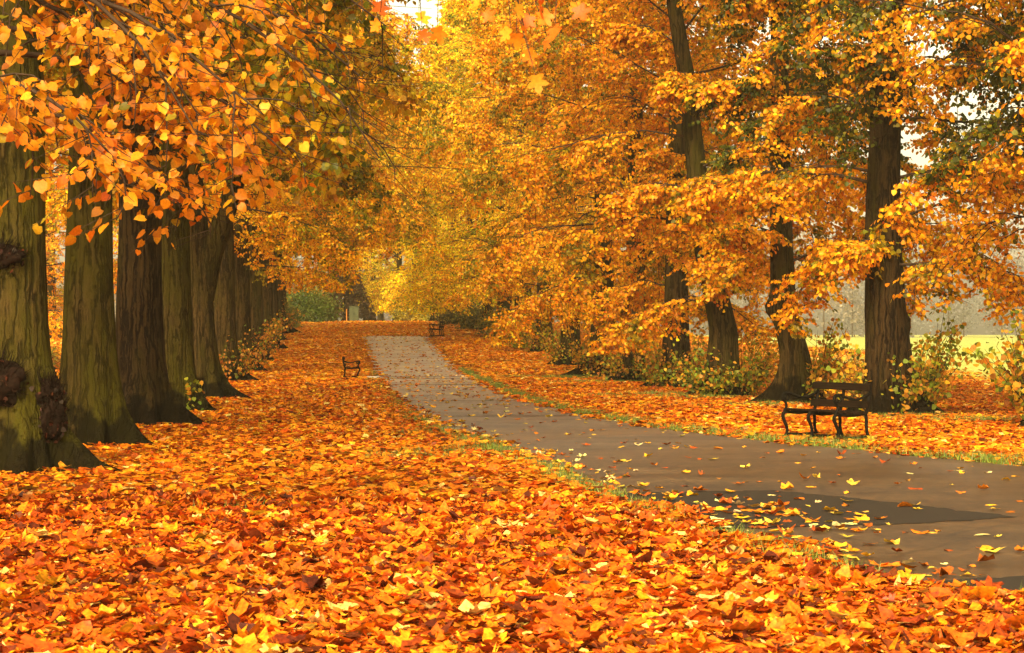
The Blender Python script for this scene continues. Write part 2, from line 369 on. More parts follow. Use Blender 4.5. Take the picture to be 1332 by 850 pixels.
def flat_patch(name, poly, mat, dz):
    mb = MB(); P = np.array(poly, float); rr_ = np.random.default_rng(len(poly)); Q = []
    for k in range(len(P)):                    # ragged edge
        e = P[(k + 1) % len(P)] - P[k]; m_ = max(1, int(np.linalg.norm(e) / .09))
        for t_ in np.arange(m_) / m_: Q.append(P[k] + e * t_ + rr_.normal(0, .032, 2) * (t_ > 0))
    P = np.array(Q)
    mb.add(np.column_stack([P, zf(P[:, 0], P[:, 1]) + .006 + dz]), [list(range(len(P)))], 0, None, False)
    return tag(mb.build(name, mat), kind='structure')
flat_patch('asphalt_patch', [(1.25, 17.0), (1.72, 16.05), (3.15, 16.4), (4.32, 17.05), (3.30, 18.9), (2.60, 19.9), (1.0, 19.6)], M_PATCH, .004)
flat_patch('asphalt_patch', [(2.75, 12.62), (2.95, 12.85), (3.5, 12.95), (4.6, 12.5), (4.6, 11.6), (3.4, 11.75)], M_PATCH, .004)
for yy, w, mt in ((58.6, .35, M_PATCH), (60.2, .55, M_JOINT), (65.5, .30, M_PATCH), (67.2, .7, M_JOINT), (45.2, .14, M_PATCH), (37.0, .10, M_PATCH)):
    flat_patch('paving_joint', [(float(xL(yy)) + .06, yy), (float(xR(yy)) - .06, yy + .12), (float(xR(yy + w)) - .06, yy + w + .12), (float(xL(yy + w)) + .06, yy + w)], mt, .004)

# ------------------------------------------------------------------ trunks
def trunk_mesh(mb, r0, H, r, lean=None, flare=.75, roots=7, toward=None, mat=0, bumps=(), top=.45, seg=48, rootlen=1.0):
    """lean: [(height, dx, dy)], bumps: [(height, azimuth, size)]"""
    hz = np.unique(np.concatenate([np.linspace(-.12, .9, 17), np.linspace(.9, 3.5, 18), np.linspace(3.5, H, 16)]))
    a = np.arange(seg) * 2 * PI / seg
    ph = r.uniform(0, 2 * PI, 6)
    ra = np.sort(np.arange(roots) * 2 * PI / roots + r.uniform(-.3, .3, roots)); rs = r.uniform(.5, 1.2, roots)
    if toward is not None:
        for az, st in toward:
            k = np.argmin(np.abs((ra - az + PI) % (2 * PI) - PI)); ra[k] = az; rs[k] = st
    HH, AA = np.meshgrid(hz, a, indexing='ij')
    hc = np.clip(HH, 0, None)
    taper = 1 - (1 - top) * (hc / H) ** .8
    rad = r0 * taper
    rad = rad * (1 + .05 * np.sin(2 * AA + ph[0] + hc * .3) + .035 * np.sin(3 * AA + ph[1] - hc * .5) + .02 * np.sin(5 * AA + ph[2] + .8 * hc) + .025 * np.sin(1.7 * hc + ph[3] + AA) + .010 * np.sin(11 * AA + ph[4] + 1.3 * np.sin(hc * 1.1)) + .008 * np.sin(17 * AA + ph[5] + 2 * np.sin(hc * .8)) + r.normal(0, .004, HH.shape))
    ridge = np.zeros_like(HH)
    for k in range(roots):
        dlt = (AA - ra[k] - .15 * np.sin(hc * 2 + k) + PI) % (2 * PI) - PI
        ridge = np.maximum(ridge, rs[k] * np.exp(-(dlt / (.17 + .15 * hc)) ** 2))
    rad = rad + r0 * flare * (.17 * np.exp(-hc / .5) + ridge * (.50 * np.exp(-hc / .60) + rootlen * 1.6 * np.exp(-hc / .27)))
    for (bh, ba, bs) in bumps:
        dlt = (AA - ba + PI) % (2 * PI) - PI
        rad = rad + bs * np.exp(-((HH - bh) / (bs * 1.3)) ** 2 - (dlt * r0 / (bs * 1.4)) ** 2)
    lean = lean or [(0, 0, 0), (H, 0, 0)]
    ln = np.array(lean, float)
    ox = np.interp(HH, ln[:, 0], ln[:, 1]); oy = np.interp(HH, ln[:, 0], ln[:, 2])
    V = np.stack([ox + rad * np.cos(AA), oy + rad * np.sin(AA), HH], -1).reshape(-1, 3)
    n = len(hz); i, j = np.meshgrid(np.arange(n - 1), np.arange(seg), indexing='ij'); j2 = (j + 1) % seg
    mb.add(V, np.stack([i * seg + j, i * seg + j2, (i + 1) * seg + j2, (i + 1) * seg + j], -1).reshape(-1, 4), mat)

def rand_dirs(n, r, down=0.0):
    v = r.normal(0, 1, (n, 3)); v /= np.linalg.norm(v, axis=1)[:, None]
    v[:, 2] -= down
    return v

PAL_LIME = [(.80, .40, .022), (.72, .30, .014), (.84, .52, .045), (.62, .20, .010), (.34, .28, .03), (.13, .15, .02)]
W_LIME = [.34, .26, .20, .10, .06, .04]
PAL_OLIVE = [(.22, .19, .02), (.34, .26, .022), (.46, .30, .02), (.12, .12, .014)]

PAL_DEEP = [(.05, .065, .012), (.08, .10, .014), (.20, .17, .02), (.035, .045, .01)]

def limb_path(h0, az, L_, el, droop, r, axis, n=10, wig=.06):
    p = np.array([*axis(h0), h0], float); pts = [p.copy()]
    st = L_ / (n - 1); e = el; a = az
    for k in range(n - 1):
        t = k / (n - 2)
        e += -droop / (n - 1) * (.4 + 1.2 * t) + r.normal(0, wig); a += r.normal(0, wig)
        p = p + st * np.array([math.cos(e) * math.cos(a), math.cos(e) * math.sin(a), math.sin(e)])
        pts.append(p.copy())
    return np.array(pts)

def leafy_limb(pts, r0, r, wood, leafb, secs=15, twigs=9, lv=8, size=.10, shape=TREE_LEAF, start=.14, pal=PAL_LIME, w=W_LIME, olive=.08, seclen=.40, wmat=0, lmat=0, droopy=.5, ktube=6, zmin=1.5, dull=0.0, keepf=None, opal=None):
    bad = np.nonzero(pts[3:, 2] < zmin + .25)[0]
    if len(bad): pts = pts[:max(4, bad[0] + 3)]
    n = len(pts); Ltot = np.sum(np.linalg.norm(np.diff(pts, axis=0), axis=1))
    rad = r0 * (1 - .86 * np.linspace(0, 1, n) ** .8)
    tube(wood, pts, rad, ktube, wmat)
    T = np.gradient(pts, axis=0); T /= np.linalg.norm(T, axis=1)[:, None]
    P_, D_, N_, C_, S_, A_, B_ = [], [], [], [], [], [], []
    for s in range(secs):
        t = start + (1 - start) * (s + r.uniform(0, 1)) / secs
        f = t * (n - 1); i = min(int(f), n - 2); p = pts[i] + (pts[i + 1] - pts[i]) * (f - i); d = T[i]
        az = math.atan2(d[1], d[0]) + (1 if s % 2 else -1) * r.uniform(.45, 1.15); el = math.asin(np.clip(d[2], -1, 1)) * .6 + r.normal(0, .22)
        sl = Ltot * seclen * (1.05 - .62 * t) * r.uniform(.6, 1.15)
        q = p.copy(); sp = [q.copy()]; e = el
        for k in range(4):
            e -= droopy * .28 * (k + .4) + r.normal(0, .06)
            q = q + sl / 4 * np.array([math.cos(e) * math.cos(az), math.cos(e) * math.sin(az), math.sin(e)]); az += r.normal(0, .12); sp.append(q.copy())
        sp = np.array(sp)
        if sp[-1, 2] < zmin - .1: continue
        tube(wood, sp, np.linspace(max(.008, rad[i] * .45), .004, 5), 4, wmat, cap=False)
        green = r.random() < olive
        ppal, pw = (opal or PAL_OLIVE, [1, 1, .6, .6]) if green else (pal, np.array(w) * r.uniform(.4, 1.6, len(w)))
        k = np.arange(twigs); tt = np.clip(.12 + .88 * (k + r.uniform(0, 1, twigs)) / twigs, 0, .999)
        ff = tt * 4; i2 = np.minimum(ff.astype(int), 3); dd = sp[i2 + 1] - sp[i2]; a0 = sp[i2] + dd * (ff - i2)[:, None]
        taz = np.arctan2(dd[:, 1], dd[:, 0]) + np.where(k % 2, 1, -1) * r.uniform(.3, 1.2, twigs); te = -r.uniform(0, .75, twigs) * droopy * 1.6 + .15
        tl = r.uniform(.28, .62, twigs)
        td = np.stack([np.cos(te) * np.cos(taz), np.cos(te) * np.sin(taz), np.sin(te)], -1)
        b0 = a0 + td * tl[:, None]; b0[:, 2] -= .10 * tl
        A_.append(a0); B_.append(b0)
        u = (np.arange(lv)[None] + r.uniform(.2, .9, (twigs, lv))) / lv
        pos = a0[:, None] + (b0 - a0)[:, None] * u[..., None]
        side = np.stack([-np.sin(taz), np.cos(taz), 0 * taz], -1)[:, None] * np.where(np.arange(lv) % 2, 1, -1)[None, :, None]
        D = td[:, None] * .45 + side * .7 + np.array([0, 0, -.75]) + r.normal(0, .33, (twigs, lv, 3))
        Nn = np.array([0, 0, .7]) + td[:, None] * .35 + r.normal(0, .55, (twigs, lv, 3))
        m_ = twigs * lv
        P_.append((pos + side * .03 - [0, 0, .015]).reshape(m_, 3)); D_.append(D.reshape(m_, 3)); N_.append(Nn.reshape(m_, 3)); S_.append(size * r.uniform(.62, 1.2, m_))
        C_.append(pick(m_, ppal, pw, r) * (1 - dull))
    if A_: needles(wood, np.concatenate(A_), np.concatenate(B_), .0045, .002, wmat)
    if P_:
        P = np.concatenate(P_); keep = P[:, 2] > zmin
        if keepf is not None: keep &= keepf(P)
        leaves(leafb, P[keep], np.concatenate(D_)[keep], np.concatenate(N_)[keep], np.concatenate(S_)[keep], np.concatenate(C_)[keep], shape, fold=r.uniform(-.1, .4, keep.sum()), curl=r.uniform(-.35, .35, keep.sum()), mat=lmat)

def crown_limbs(r, n, h0, H, Lb, axis, gap=None, low_droop=1.15):
    """a list of limb paths with radii, from the lowest up"""
    outl = []; az = r.uniform(0, 2 * PI)
    for k in range(n):
        t = k / (n - 1); h = h0 + (H - h0) * t ** .9 + r.normal(0, .15); short = 1.0
        az += 2.39996 + r.normal(0, .3)
        if gap is not None and h < gap[2]:
            d = (az - gap[0] + PI) % (2 * PI) - PI
            if abs(d) < gap[1]:
                if r.random() < (gap[3] if len(gap) > 3 else .85): az = gap[0] + math.copysign(gap[1] + r.uniform(0, .6), d)
                else: short = r.uniform(.22, .40) * (gap[4] if len(gap) > 4 else 1)
        L_ = Lb * (.95 + .25 * math.sin(PI * min(1, t * 1.3)) - .72 * t ** 2.2) * r.uniform(.82, 1.12) * short
        el = .25 + .75 * t + r.normal(0, .1)
        outl.append((limb_path(h, az, L_, el, low_droop * (1 - .45 * t), r, axis, wig=.13), .018 + .022 * (1 - t) * r.uniform(.6, 1.3)))
    return outl

def make_tree(name, label, cat, group, loc, seed, r0=.4, H=17.0, h0=3.0, nl=40, Lb=5.2, lean=None, tint=(1, 1, 1), gap=None, bark=None, split=0, toward=None, bumps=(), roots=7,
              flare=.75, secs=17, twigs=11, lv=11, size=.097, olive=.08, zmin=1.5, extra=(), shape=TREE_LEAF, wt=None, low_droop=1.15, rootlen=1.0, droopy=.8, dark=None):
    r = np.random.default_rng(seed)
    root = tag(empty(name, loc), label, cat, group)
    ln = np.array(lean if lean else [(0, 0, 0), (H, 0, 0)], float)
    axis = lambda h: (float(np.interp(h, ln[:, 0], ln[:, 1])), float(np.interp(h, ln[:, 0], ln[:, 2])))
    tb = MB(); trunk_mesh(tb, r0, H * .95, r, lean, flare, roots, toward, 0, bumps, top=.22, rootlen=rootlen)
    for (pts, rad) in extra:                   # big forks belong to the trunk
        tube(tb, pts, rad, 16)
    tb.build('trunk', bark or M_BARK, root)
    limbs = crown_limbs(r, nl, h0, H, Lb, axis, gap, low_droop)
    lb = MB(); merged = MB()
    for k, (pts, rad) in enumerate(limbs):
        wd = MB() if k < split else lb
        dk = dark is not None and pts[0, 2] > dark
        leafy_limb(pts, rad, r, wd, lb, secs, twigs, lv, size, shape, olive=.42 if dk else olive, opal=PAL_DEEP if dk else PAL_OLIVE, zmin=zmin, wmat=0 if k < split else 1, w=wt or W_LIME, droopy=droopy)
        if k < split: wd.build('branch', M_TWIG, root)
    c = lb.build('crown', [M_LEAF, M_TWIG], root); c.color = (*tint, 1)
    return root

def kids(o): return [c for c in bpy.data.objects if c.parent == o]
def copy_tree(src, loc, rz, label, tint, sc=1.0, src_kids=None):
    t = src.copy(); COL.objects.link(t); t.location = loc; t.rotation_euler = (0, 0, rz); t.scale = (sc, sc, sc); t['label'] = label
    for ch in (src_kids or kids(src)):
        c = ch.copy(); COL.objects.link(c); c.parent = t
        if c.name.startswith('crown'): c.color = (*tint, 1)
    return t
def at(x, y, dz=0.0): return (x, y, float(zf(x, y)) + dz)

OLIVEG = (.70, .78, .28); ORANGE = (1.08, .95, .2); GOLD = (1.08, 1.12, .22); YELL = (1.22, 1.62, .25); DULLG = (.72, .68, .7)
G_L = 'lime trees along the left of the path'; G_R = 'lime trees along the right of the path'
GAPC = (-PI / 2, .85, 9.0)

# epicormic shoots at a trunk's foot
PAL_SHOOT = [(.66, .36, .02), (.60, .26, .015), (.34, .33, .02), (.22, .27, .02), (.42, .16, .015), (.12, .15, .015)]
def shoots(parent, seed, n, r0, az0, spread, hmax, w=(1, 1, 1, .8, .6, .5), size=.095, lean_out=.5):
    r = np.random.default_rng(seed); mb = MB()
    P_, D_, N_, C_, S_ = [], [], [], [], []
    for k in range(n):
        a = az0 + r.uniform(-spread, spread); h = r.uniform(.0, .35); L_ = hmax * r.uniform(.35, 1.0)
        p = np.array([math.cos(a) * r0 * 1.15, math.sin(a) * r0 * 1.15, h]); e = r.uniform(.5, 1.3); pts = [p.copy()]; aa = a + r.normal(0, .5)
        for q in range(5):
            p = p + L_ / 5 * np.array([math.cos(e) * math.cos(aa) * lean_out * 1.4, math.cos(e) * math.sin(aa) * lean_out * 1.4, math.sin(e)]); e += r.normal(.0, .16); pts.append(p.copy())
        pts = np.array(pts); tube(mb, pts, np.linspace(.010, .003, 6), 4, 1, cap=False)
        m_ = int(8 + 26 * L_ / 1.6)
        u = r.uniform(.12, 1, m_) * 5; i0 = np.minimum(u.astype(int), 4)
        pos = pts[i0] + (pts[i0 + 1] - pts[i0]) * (u - i0)[:, None] + r.normal(0, .09, (m_, 3))
        P_.append(pos); D_.append(rand_dirs(m_, r, .6)); N_.append(r.normal(0, .6, (m_, 3)) + [0, -.3, .6]); S_.append(size * r.uniform(.6, 1.25, m_))
        C_.append(pick(m_, PAL_SHOOT, np.array(w) * r.uniform(.3, 1.7, 6), r))
    leaves(mb, np.concatenate(P_), np.concatenate(D_), np.concatenate(N_), np.concatenate(S_), np.concatenate(C_), TREE_LEAF, .25, .2, 0)
    return mb.build('basal_foliage', [M_LEAF, M_TWIG], parent)

# ---- left row
LEFT = []
t = make_tree('lime_tree', 'thick mossy trunk with dark burrs, cut by the left edge of the photo', 'tree', G_L, at(-5.62, 22.5), 11, r0=.42, h0=5.2, nl=30, Lb=5.0,
              tint=OLIVEG, gap=(-PI / 2, 1.0, 7), bark=M_BARK_G, split=6, toward=[(-.25, 1.5), (-1.2, 1.1)], bumps=[(2.35, -1.45, .10), (1.05, -1.75, .13), (.95, -.35, .12)], olive=.35, zmin=3.2, roots=8)
LEFT.append(t)
def burr(parent, c, s, seed):
    r = np.random.default_rng(seed); mb = MB()
    n, k = 18, 28
    th = np.linspace(0, PI, n)[:, None]; ph = np.arange(k)[None] * 2 * PI / k
    d = np.stack([np.sin(th) * np.cos(ph), np.sin(th) * np.sin(ph), np.cos(th) + 0 * ph], -1)
    rr = 1 + .10 * np.sin(2 * ph + 5 * th + seed) * np.sin(th) + .16 * np.sin(5 * ph + 3 * th) * np.sin(th) + .12 * np.sin(9 * ph - 7 * th + 1) * np.sin(th) + r.normal(0, .05, (n, k)) * np.sin(th)
    V = (d * rr[..., None] * np.array(s) + np.array(c)).reshape(-1, 3)
    i, j = np.meshgrid(np.arange(n - 1), np.arange(k), indexing='ij'); j2 = (j + 1) % k
    mb.add(V, np.stack([i * k + j, i * k + j2, (i + 1) * k + j2, (i + 1) * k + j], -1).reshape(-1, 4), 0)
    for q in range(260):                        # short dead sprouts
        v = d[r.integers(2, n - 2), r.integers(0, k)]; p = np.array(c) + v * np.array(s) * .9
        e = p + v * np.array(s) * .35 + np.array([0, 0, r.uniform(.03, .16)]) + r.normal(0, .03, 3)
        tube(mb, [p, e], [.006, .002], 3, 0, cap=False)
    m_ = 90; v = rand_dirs(m_, r); pos = np.array(c) + v * np.array(s) * r.uniform(.9, 1.3, (m_, 1))
    leaves(mb, pos, rand_dirs(m_, r, .5), rand_dirs(m_, r), .06 * r.uniform(.6, 1.2, m_), pick(m_, [(.045, .012, .005), (.08, .018, .006), (.03, .014, .005)], [1, 1, 1], r), TREE_LEAF, .3, .2, 1)
    return mb.build('burr', [M_BURR, M_LITTER], parent)
burr(t, (-.10, -.34, 2.40), (.30, .14, .15), 1); burr(t, (-.14, -.40, 1.02), (.36, .16, .27), 2); burr(t, (.44, -.20, .88), (.15, .16, .15), 3); burr(t, (.50, -.22, .62), (.14, .17, .24), 4)

t = make_tree('lime_tree', 'straight ridged mossy trunk, second along the left row, clear of burrs', 'tree', G_L, at(-5.84, 27.7), 12, r0=.385, h0=5.6, nl=30, Lb=5.0, tint=OLIVEG,
              gap=(-PI / 2, 1.0, 7.5), bark=M_BARK_G, split=6, toward=[(-.4, 1.3)], olive=.35, zmin=3.6, bumps=[(1.9, -1.2, .05)]); LEFT.append(t)
t = make_tree('lime_tree', 'darkest broad trunk, third along the left row, with dark root flares', 'tree', G_L, at(-6.14, 33), 13, r0=.43, h0=5.8, nl=32, Lb=5.0, tint=OLIVEG,
              gap=(-PI / 2, 1.0, 8), bark=M_BARK_D, split=6, toward=[(-.35, 1.5)], olive=.35, zmin=3.9); LEFT.append(t)
t = make_tree('lime_tree', 'lumpy pale-mossed trunk half behind the darkest broad one, fourth along the left row', 'tree', G_L, at(-6.62, 39.2), 14, r0=.37, h0=5.6, nl=32, Lb=5.0, tint=OLIVEG,
              gap=(-PI / 2, 1.0, 8.5), bark=M_BARK_G, split=6, toward=[(-.5, 1.6)], olive=.35, zmin=4.0, bumps=[(1.3, -1.2, .07), (3.0, -.9, .08)]); LEFT.append(t)
shoots(t, 140, 4, .42, -.6, .4, .5, (.6, .2, 1, 1, .1, .5))
fork = np.array([(-.06, .02, 1.5), (.02, .0, 2.4), (.20, -.02, 3.3), (.50, 0, 4.2), (.82, .05, 5.2), (1.05, .1, 6.4), (1.3, .2, 8.5), (1.5, .3, 11)])
t = make_tree('lime_tree', 'forked trunk with one limb leaning out over the lawn, fifth along the left row', 'tree', G_L, at(-7.13, 46), 15, r0=.39, h0=5.4, nl=34, Lb=5.3, tint=OLIVEG,
              lean=[(0, 0, 0), (3, -.05, 0), (6, -.35, 0), (17, -.6, 0)], gap=(-PI / 2, 1.0, 8.5), split=6, toward=[(-.3, 1.6)], olive=.3, zmin=4.2,
              extra=[(fork, [.18, .27, .265, .235, .21, .19, .15, .08])]); LEFT.append(t)

# ---- right row
RIGHT = []
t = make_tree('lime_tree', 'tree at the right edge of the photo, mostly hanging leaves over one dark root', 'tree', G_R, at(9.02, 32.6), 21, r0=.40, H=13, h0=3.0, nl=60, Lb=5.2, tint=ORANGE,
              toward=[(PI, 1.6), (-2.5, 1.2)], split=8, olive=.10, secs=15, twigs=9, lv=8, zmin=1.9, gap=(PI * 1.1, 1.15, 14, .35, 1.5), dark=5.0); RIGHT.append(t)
shoots(t, 210, 26, .45, 2.6, .9, 2.2, (1, .8, 1, .7, .8, .6), size=.105, lean_out=.45)
t = make_tree('lime_tree', 'tall dark trunk rising behind the near bench, full height in view', 'tree', G_R, at(7.22, 37.8), 22, r0=.43, h0=2.7, nl=54, Lb=5.0, tint=ORANGE,
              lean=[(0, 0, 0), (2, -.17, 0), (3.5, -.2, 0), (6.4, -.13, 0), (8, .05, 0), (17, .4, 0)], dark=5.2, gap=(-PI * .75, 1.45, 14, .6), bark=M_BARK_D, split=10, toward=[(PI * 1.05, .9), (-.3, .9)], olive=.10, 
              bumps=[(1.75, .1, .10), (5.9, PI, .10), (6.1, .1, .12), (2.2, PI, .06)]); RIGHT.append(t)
shoots(t, 220, 40, .50, .25, .8, 2.1, (1, .8, 1, .9, .5, .4)); shoots(t, 221, 10, .45, -1.3, .5, 1.4, (1, .8, 1, .9, .5, .4)); shoots(t, 222, 16, .5, 2.9, .6, 1.7, (1, 1, .8, .5, .5, .2))
t = make_tree('lime_tree', 'slender curved trunk with a dark burr, left of the tall one behind the near bench', 'tree', G_R, at(6.10, 43), 23, r0=.33, h0=2.7, nl=40, Lb=5.0, tint=ORANGE,
              lean=[(0, .03, 0), (1.0, 0, 0), (2.1, -.26, 0), (3.7, -.32, 0), (6.2, -.35, 0), (8, -.35, 0), (17, -.3, 0)], dark=6.0, gap=(-PI * .75, 1.4, 14, .6), split=10, toward=[(PI * 1.05, 1.7)], olive=.10, rootlen=1.0, 
              bumps=[(2.05, PI * 1.1, .16)]); RIGHT.append(t)
shoots(t, 230, 24, .42, -.3, .7, 1.9, (1, .9, .7, .5, .6, .4)); shoots(t, 231, 12, .42, .6, .5, 2.0, (1, 1, .7, .5, .5, .2))
t = make_tree('lime_tree', 'trunk leaning left, a thick leafy skirt round its foot, third beyond the near bench', 'tree', G_R, at(5.06, 47.8), 24, zmin=1.05, low_droop=1.35, r0=.36, h0=2.4, nl=40, Lb=5.0, tint=ORANGE,
              lean=[(0, 0, 0), (1.6, 0, 0), (3.4, -.40, 0), (5.8, -.68, 0), (7.7, -.88, 0), (9.5, -1.2, 0), (17, -1.6, 0)], gap=(-PI * .72, 1.25, 14, .6), split=10, olive=.10, toward=[(PI * 1.03, 1.4)]); RIGHT.append(t)
shoots(t, 240, 60, .50, -PI / 2, 1.9, 1.25, (.7, .5, 1, 1.2, .4, .8), lean_out=.7); shoots(t, 241, 26, .5, .2, .5, 2.0, (1, 1, .6, .5, .6, .2))
t = make_tree('lime_tree', 'dark trunk wrapped in brown and green shoots, fourth from the near bench', 'tree', G_R, at(4.53, 55), 25, zmin=1.05, low_droop=1.35, r0=.38, h0=2.4, nl=40, Lb=5.2, tint=ORANGE, bark=M_BARK_D, gap=(-PI * .62, .9, 8), split=6, olive=.12,
              toward=[(PI * 1.03, 1.4)]); RIGHT.append(t)
shoots(t, 250, 46, .46, -1.9, 1.4, 1.5, (.6, .8, .7, .8, .9, .7)); shoots(t, 251, 18, .46, .1, .5, 1.8, (.8, 1, .6, .5, .9, .3))

# three kinds of crown for the trees further along, then copies of each tree and of its parts
A = make_tree('lime_tree', 'clean pale trunk with bright field showing on its right, fifth beyond the near bench', 'tree', G_R, at(3.78, 61), 31, zmin=1.05, low_droop=1.35, r0=.37, h0=2.4, nl=42, Lb=5.4, tint=ORANGE, split=4, olive=.10, toward=[(PI * 1.05, 1.2)], bark=M_BARK)
shoots(A, 310, 64, .44, -.2, 3.1, 1.6, (.9, 1, .7, .6, .8, .5))
B = make_tree('lime_tree', 'broad flared trunk with dark left root, sixth from the near bench', 'tree', G_R, at(3.05, 67), 32, zmin=1.05, low_droop=1.35, r0=.42, h0=2.4, nl=42, Lb=5.4, tint=(1.08, 1.08, .28), split=4, olive=.14, toward=[(PI * 1.05, 1.6)], flare=.9)
shoots(B, 320, 56, .5, -.1, 3.1, 1.4, (.9, 1, .6, .6, .9, .5))
Cc = make_tree('lime_tree', 'trunk hung with dull leaves at its foot, sixth along the left row', 'tree', G_L, at(-8.85, 61.5), 33, r0=.40, h0=4.6, nl=48, Lb=6.7, tint=GOLD, split=4, olive=.22, zmin=3.4, toward=[(-.3, 1.5)], bark=M_BARK)
Dd = make_tree('lime_tree', 'seventh trunk along the left row, just past a cluster of small orange sprouts', 'tree', G_L, at(-9.75, 72), 34, r0=.38, h0=3.7, nl=44, Lb=5.2, tint=GOLD, split=4, olive=.14, zmin=2.9, toward=[(-.3, 1.5)])
shoots(Cc, 330, 22, .48, -.4, 1.6, 1.4, (.3, .9, .15, .25, 1.2, .8))
shoots(Dd, 340, 32, .48, -.8, 3.1, 2.4, (.4, 1, .15, .2, 1.2, .7))
E = make_tree('lime_tree', 'bright yellow tree straight above the end of the path', 'tree', G_R, at(-5.9, 152), 35, r0=.24, H=18.5, h0=2.2, nl=34, Lb=5.6, tint=YELL, olive=.04, zmin=.8, secs=14, twigs=9, lv=8, size=.125, low_droop=1.3)
KA, KB, KC, KD, KE = kids(A), kids(B), kids(Cc), kids(Dd), kids(E)
for x, y, src, kk, rz, lab, tint, sc in (
        (2.28, 78, B, KB, 1.9, 'leafy-footed trunk on the right, second trunk before the yellow-green shrub', GOLD, 1.0),
        (1.45, 90, A, KA, 2.6, 'small trunk behind brown shoots, just right of the yellow-green shrub', GOLD, 1.0),
        (.55, 99.5, B, KB, 4.0, 'golden tree just left of the yellow-green shrub on the right', YELL, 1.15),
        (-.4, 108, A, KA, 5.1, 'golden tree level with the farthest bench, on its right side', YELL, 1.15),
        (-1.45, 117, E, KE, .6, 'yellow tree next behind the one level with the farthest bench', YELL, 1.15),
        (-2.7, 127, E, KE, 3.4, 'yellow tree second behind the one level with the farthest bench', YELL, 1.12),
        (-4.1, 139, E, KE, 2.2, 'bright yellow tree low over the crest, right of the path end', YELL, 1.12)):
    copy_tree(src, at(x, y), rz, lab, tint, sc, kk)
for x, y, src, kk, rz, lab, tint, sc in (
        (-10.6, 82, Cc, KC, 2.0, 'eighth tree of the left row, its low leaves bright orange', (1.15, 1.1, .4), 1.1),
        (-11.5, 92, Cc, KC, 4.4, 'ninth tree of the left row, dark roots spreading on the lawn', GOLD, 1.35),
        (-12.4, 102, Cc, KC, 3.0, 'tenth tree of the left row, low golden leaves touching the shoots below', GOLD, 1.3),
        (-13.3, 112, Cc, KC, .4, 'eleventh tree of the left row, small dark foot on the crest', GOLD, 1.3),
        (-14.4, 124, Cc, KC, 5.0, 'last tree of the left row, beside the green bush', GOLD, 1.1)):
    copy_tree(src, at(x, y), rz, lab, tint, sc, kk)
G_E = 'trees closing the end of the avenue'
for x, y, src, kk, rz, lab, tint, sc in (
        (-19.5, 160, E, KE, 2.0, 'olive-gold tree rising behind the green bush', (.62, .72, .9), 1.1),
        (-26, 150, A, KA, 1.0, 'tall orange tree behind the left row near the crest', ORANGE, 1.1),
        (-10.5, 186, E, KE, 1.3, 'pale yellow tree closing the avenue, between the cabinet and the path end', (1.1, 1.5, .7), 1.15),
        (-17.5, 196, E, KE, 3.0, 'pale green-yellow tree rising behind the dark brown one', (.9, 1.25, .8), 1.25),
        (-4.5, 178, E, KE, .4, 'tall yellow tree closing the avenue to the right of the green cabinet', YELL, 1.1),
        (1.5, 190, E, KE, 5.0, 'yellow tree at the far right end of the avenue', YELL, 1.1),
        (-12.9, 222, E, KE, 2.5, 'tallest pale tree far back in the middle of the avenue', (1.1, 1.5, .7), 1.35),
        (-6, 225, E, KE, 1.5, 'far pale yellow tree behind the others, right of the middle', YELL, 1.35),
        (-8.6, 176, E, KE, 3.9, 'low yellow tree just right of the green cabinet at the end', YELL, 1.05),
        (-13.2, 190, E, KE, 5.6, 'yellow tree behind the orange post at the end', YELL, 1.15),
        (-18.5, 181, E, KE, 1.2, 'yellow-green tree left of the dark brown one at the end', (.85, 1.15, .5), 1.1),
        (-14.8, 203, E, KE, .9, 'yellow tree filling the gap behind the orange post, second back', YELL, 1.2),
        (-7.5, 167, E, KE, 3.3, 'yellow tree on the crest to the right of where the path vanishes', YELL, 1.0),
        (-15.5, 236, E, KE, 2.9, 'farthest yellow tree, left of the middle of the avenue', YELL, 1.4),
        (-13.8, 247, E, KE, 5.2, 'farthest yellow tree, in the very middle of the avenue', YELL, 1.4),
        (-22, 172, E, KE, 4.8, 'gold tree behind the left row, beyond the green bush', GOLD, 1.1),
        (-24.5, 106, B, KB, 2.2, 'taller orange tree deeper in the field, seen between the two nearest left trunks', ORANGE, .9),
        (-17.5, 74, A, KA, .7, 'low orange tree in the field seen between the two nearest left trunks', ORANGE, .8)):
    copy_tree(src, at(x, y), rz, lab, tint, sc, kk)['group'] = G_E if y > 80 else 'field trees beyond the left row'

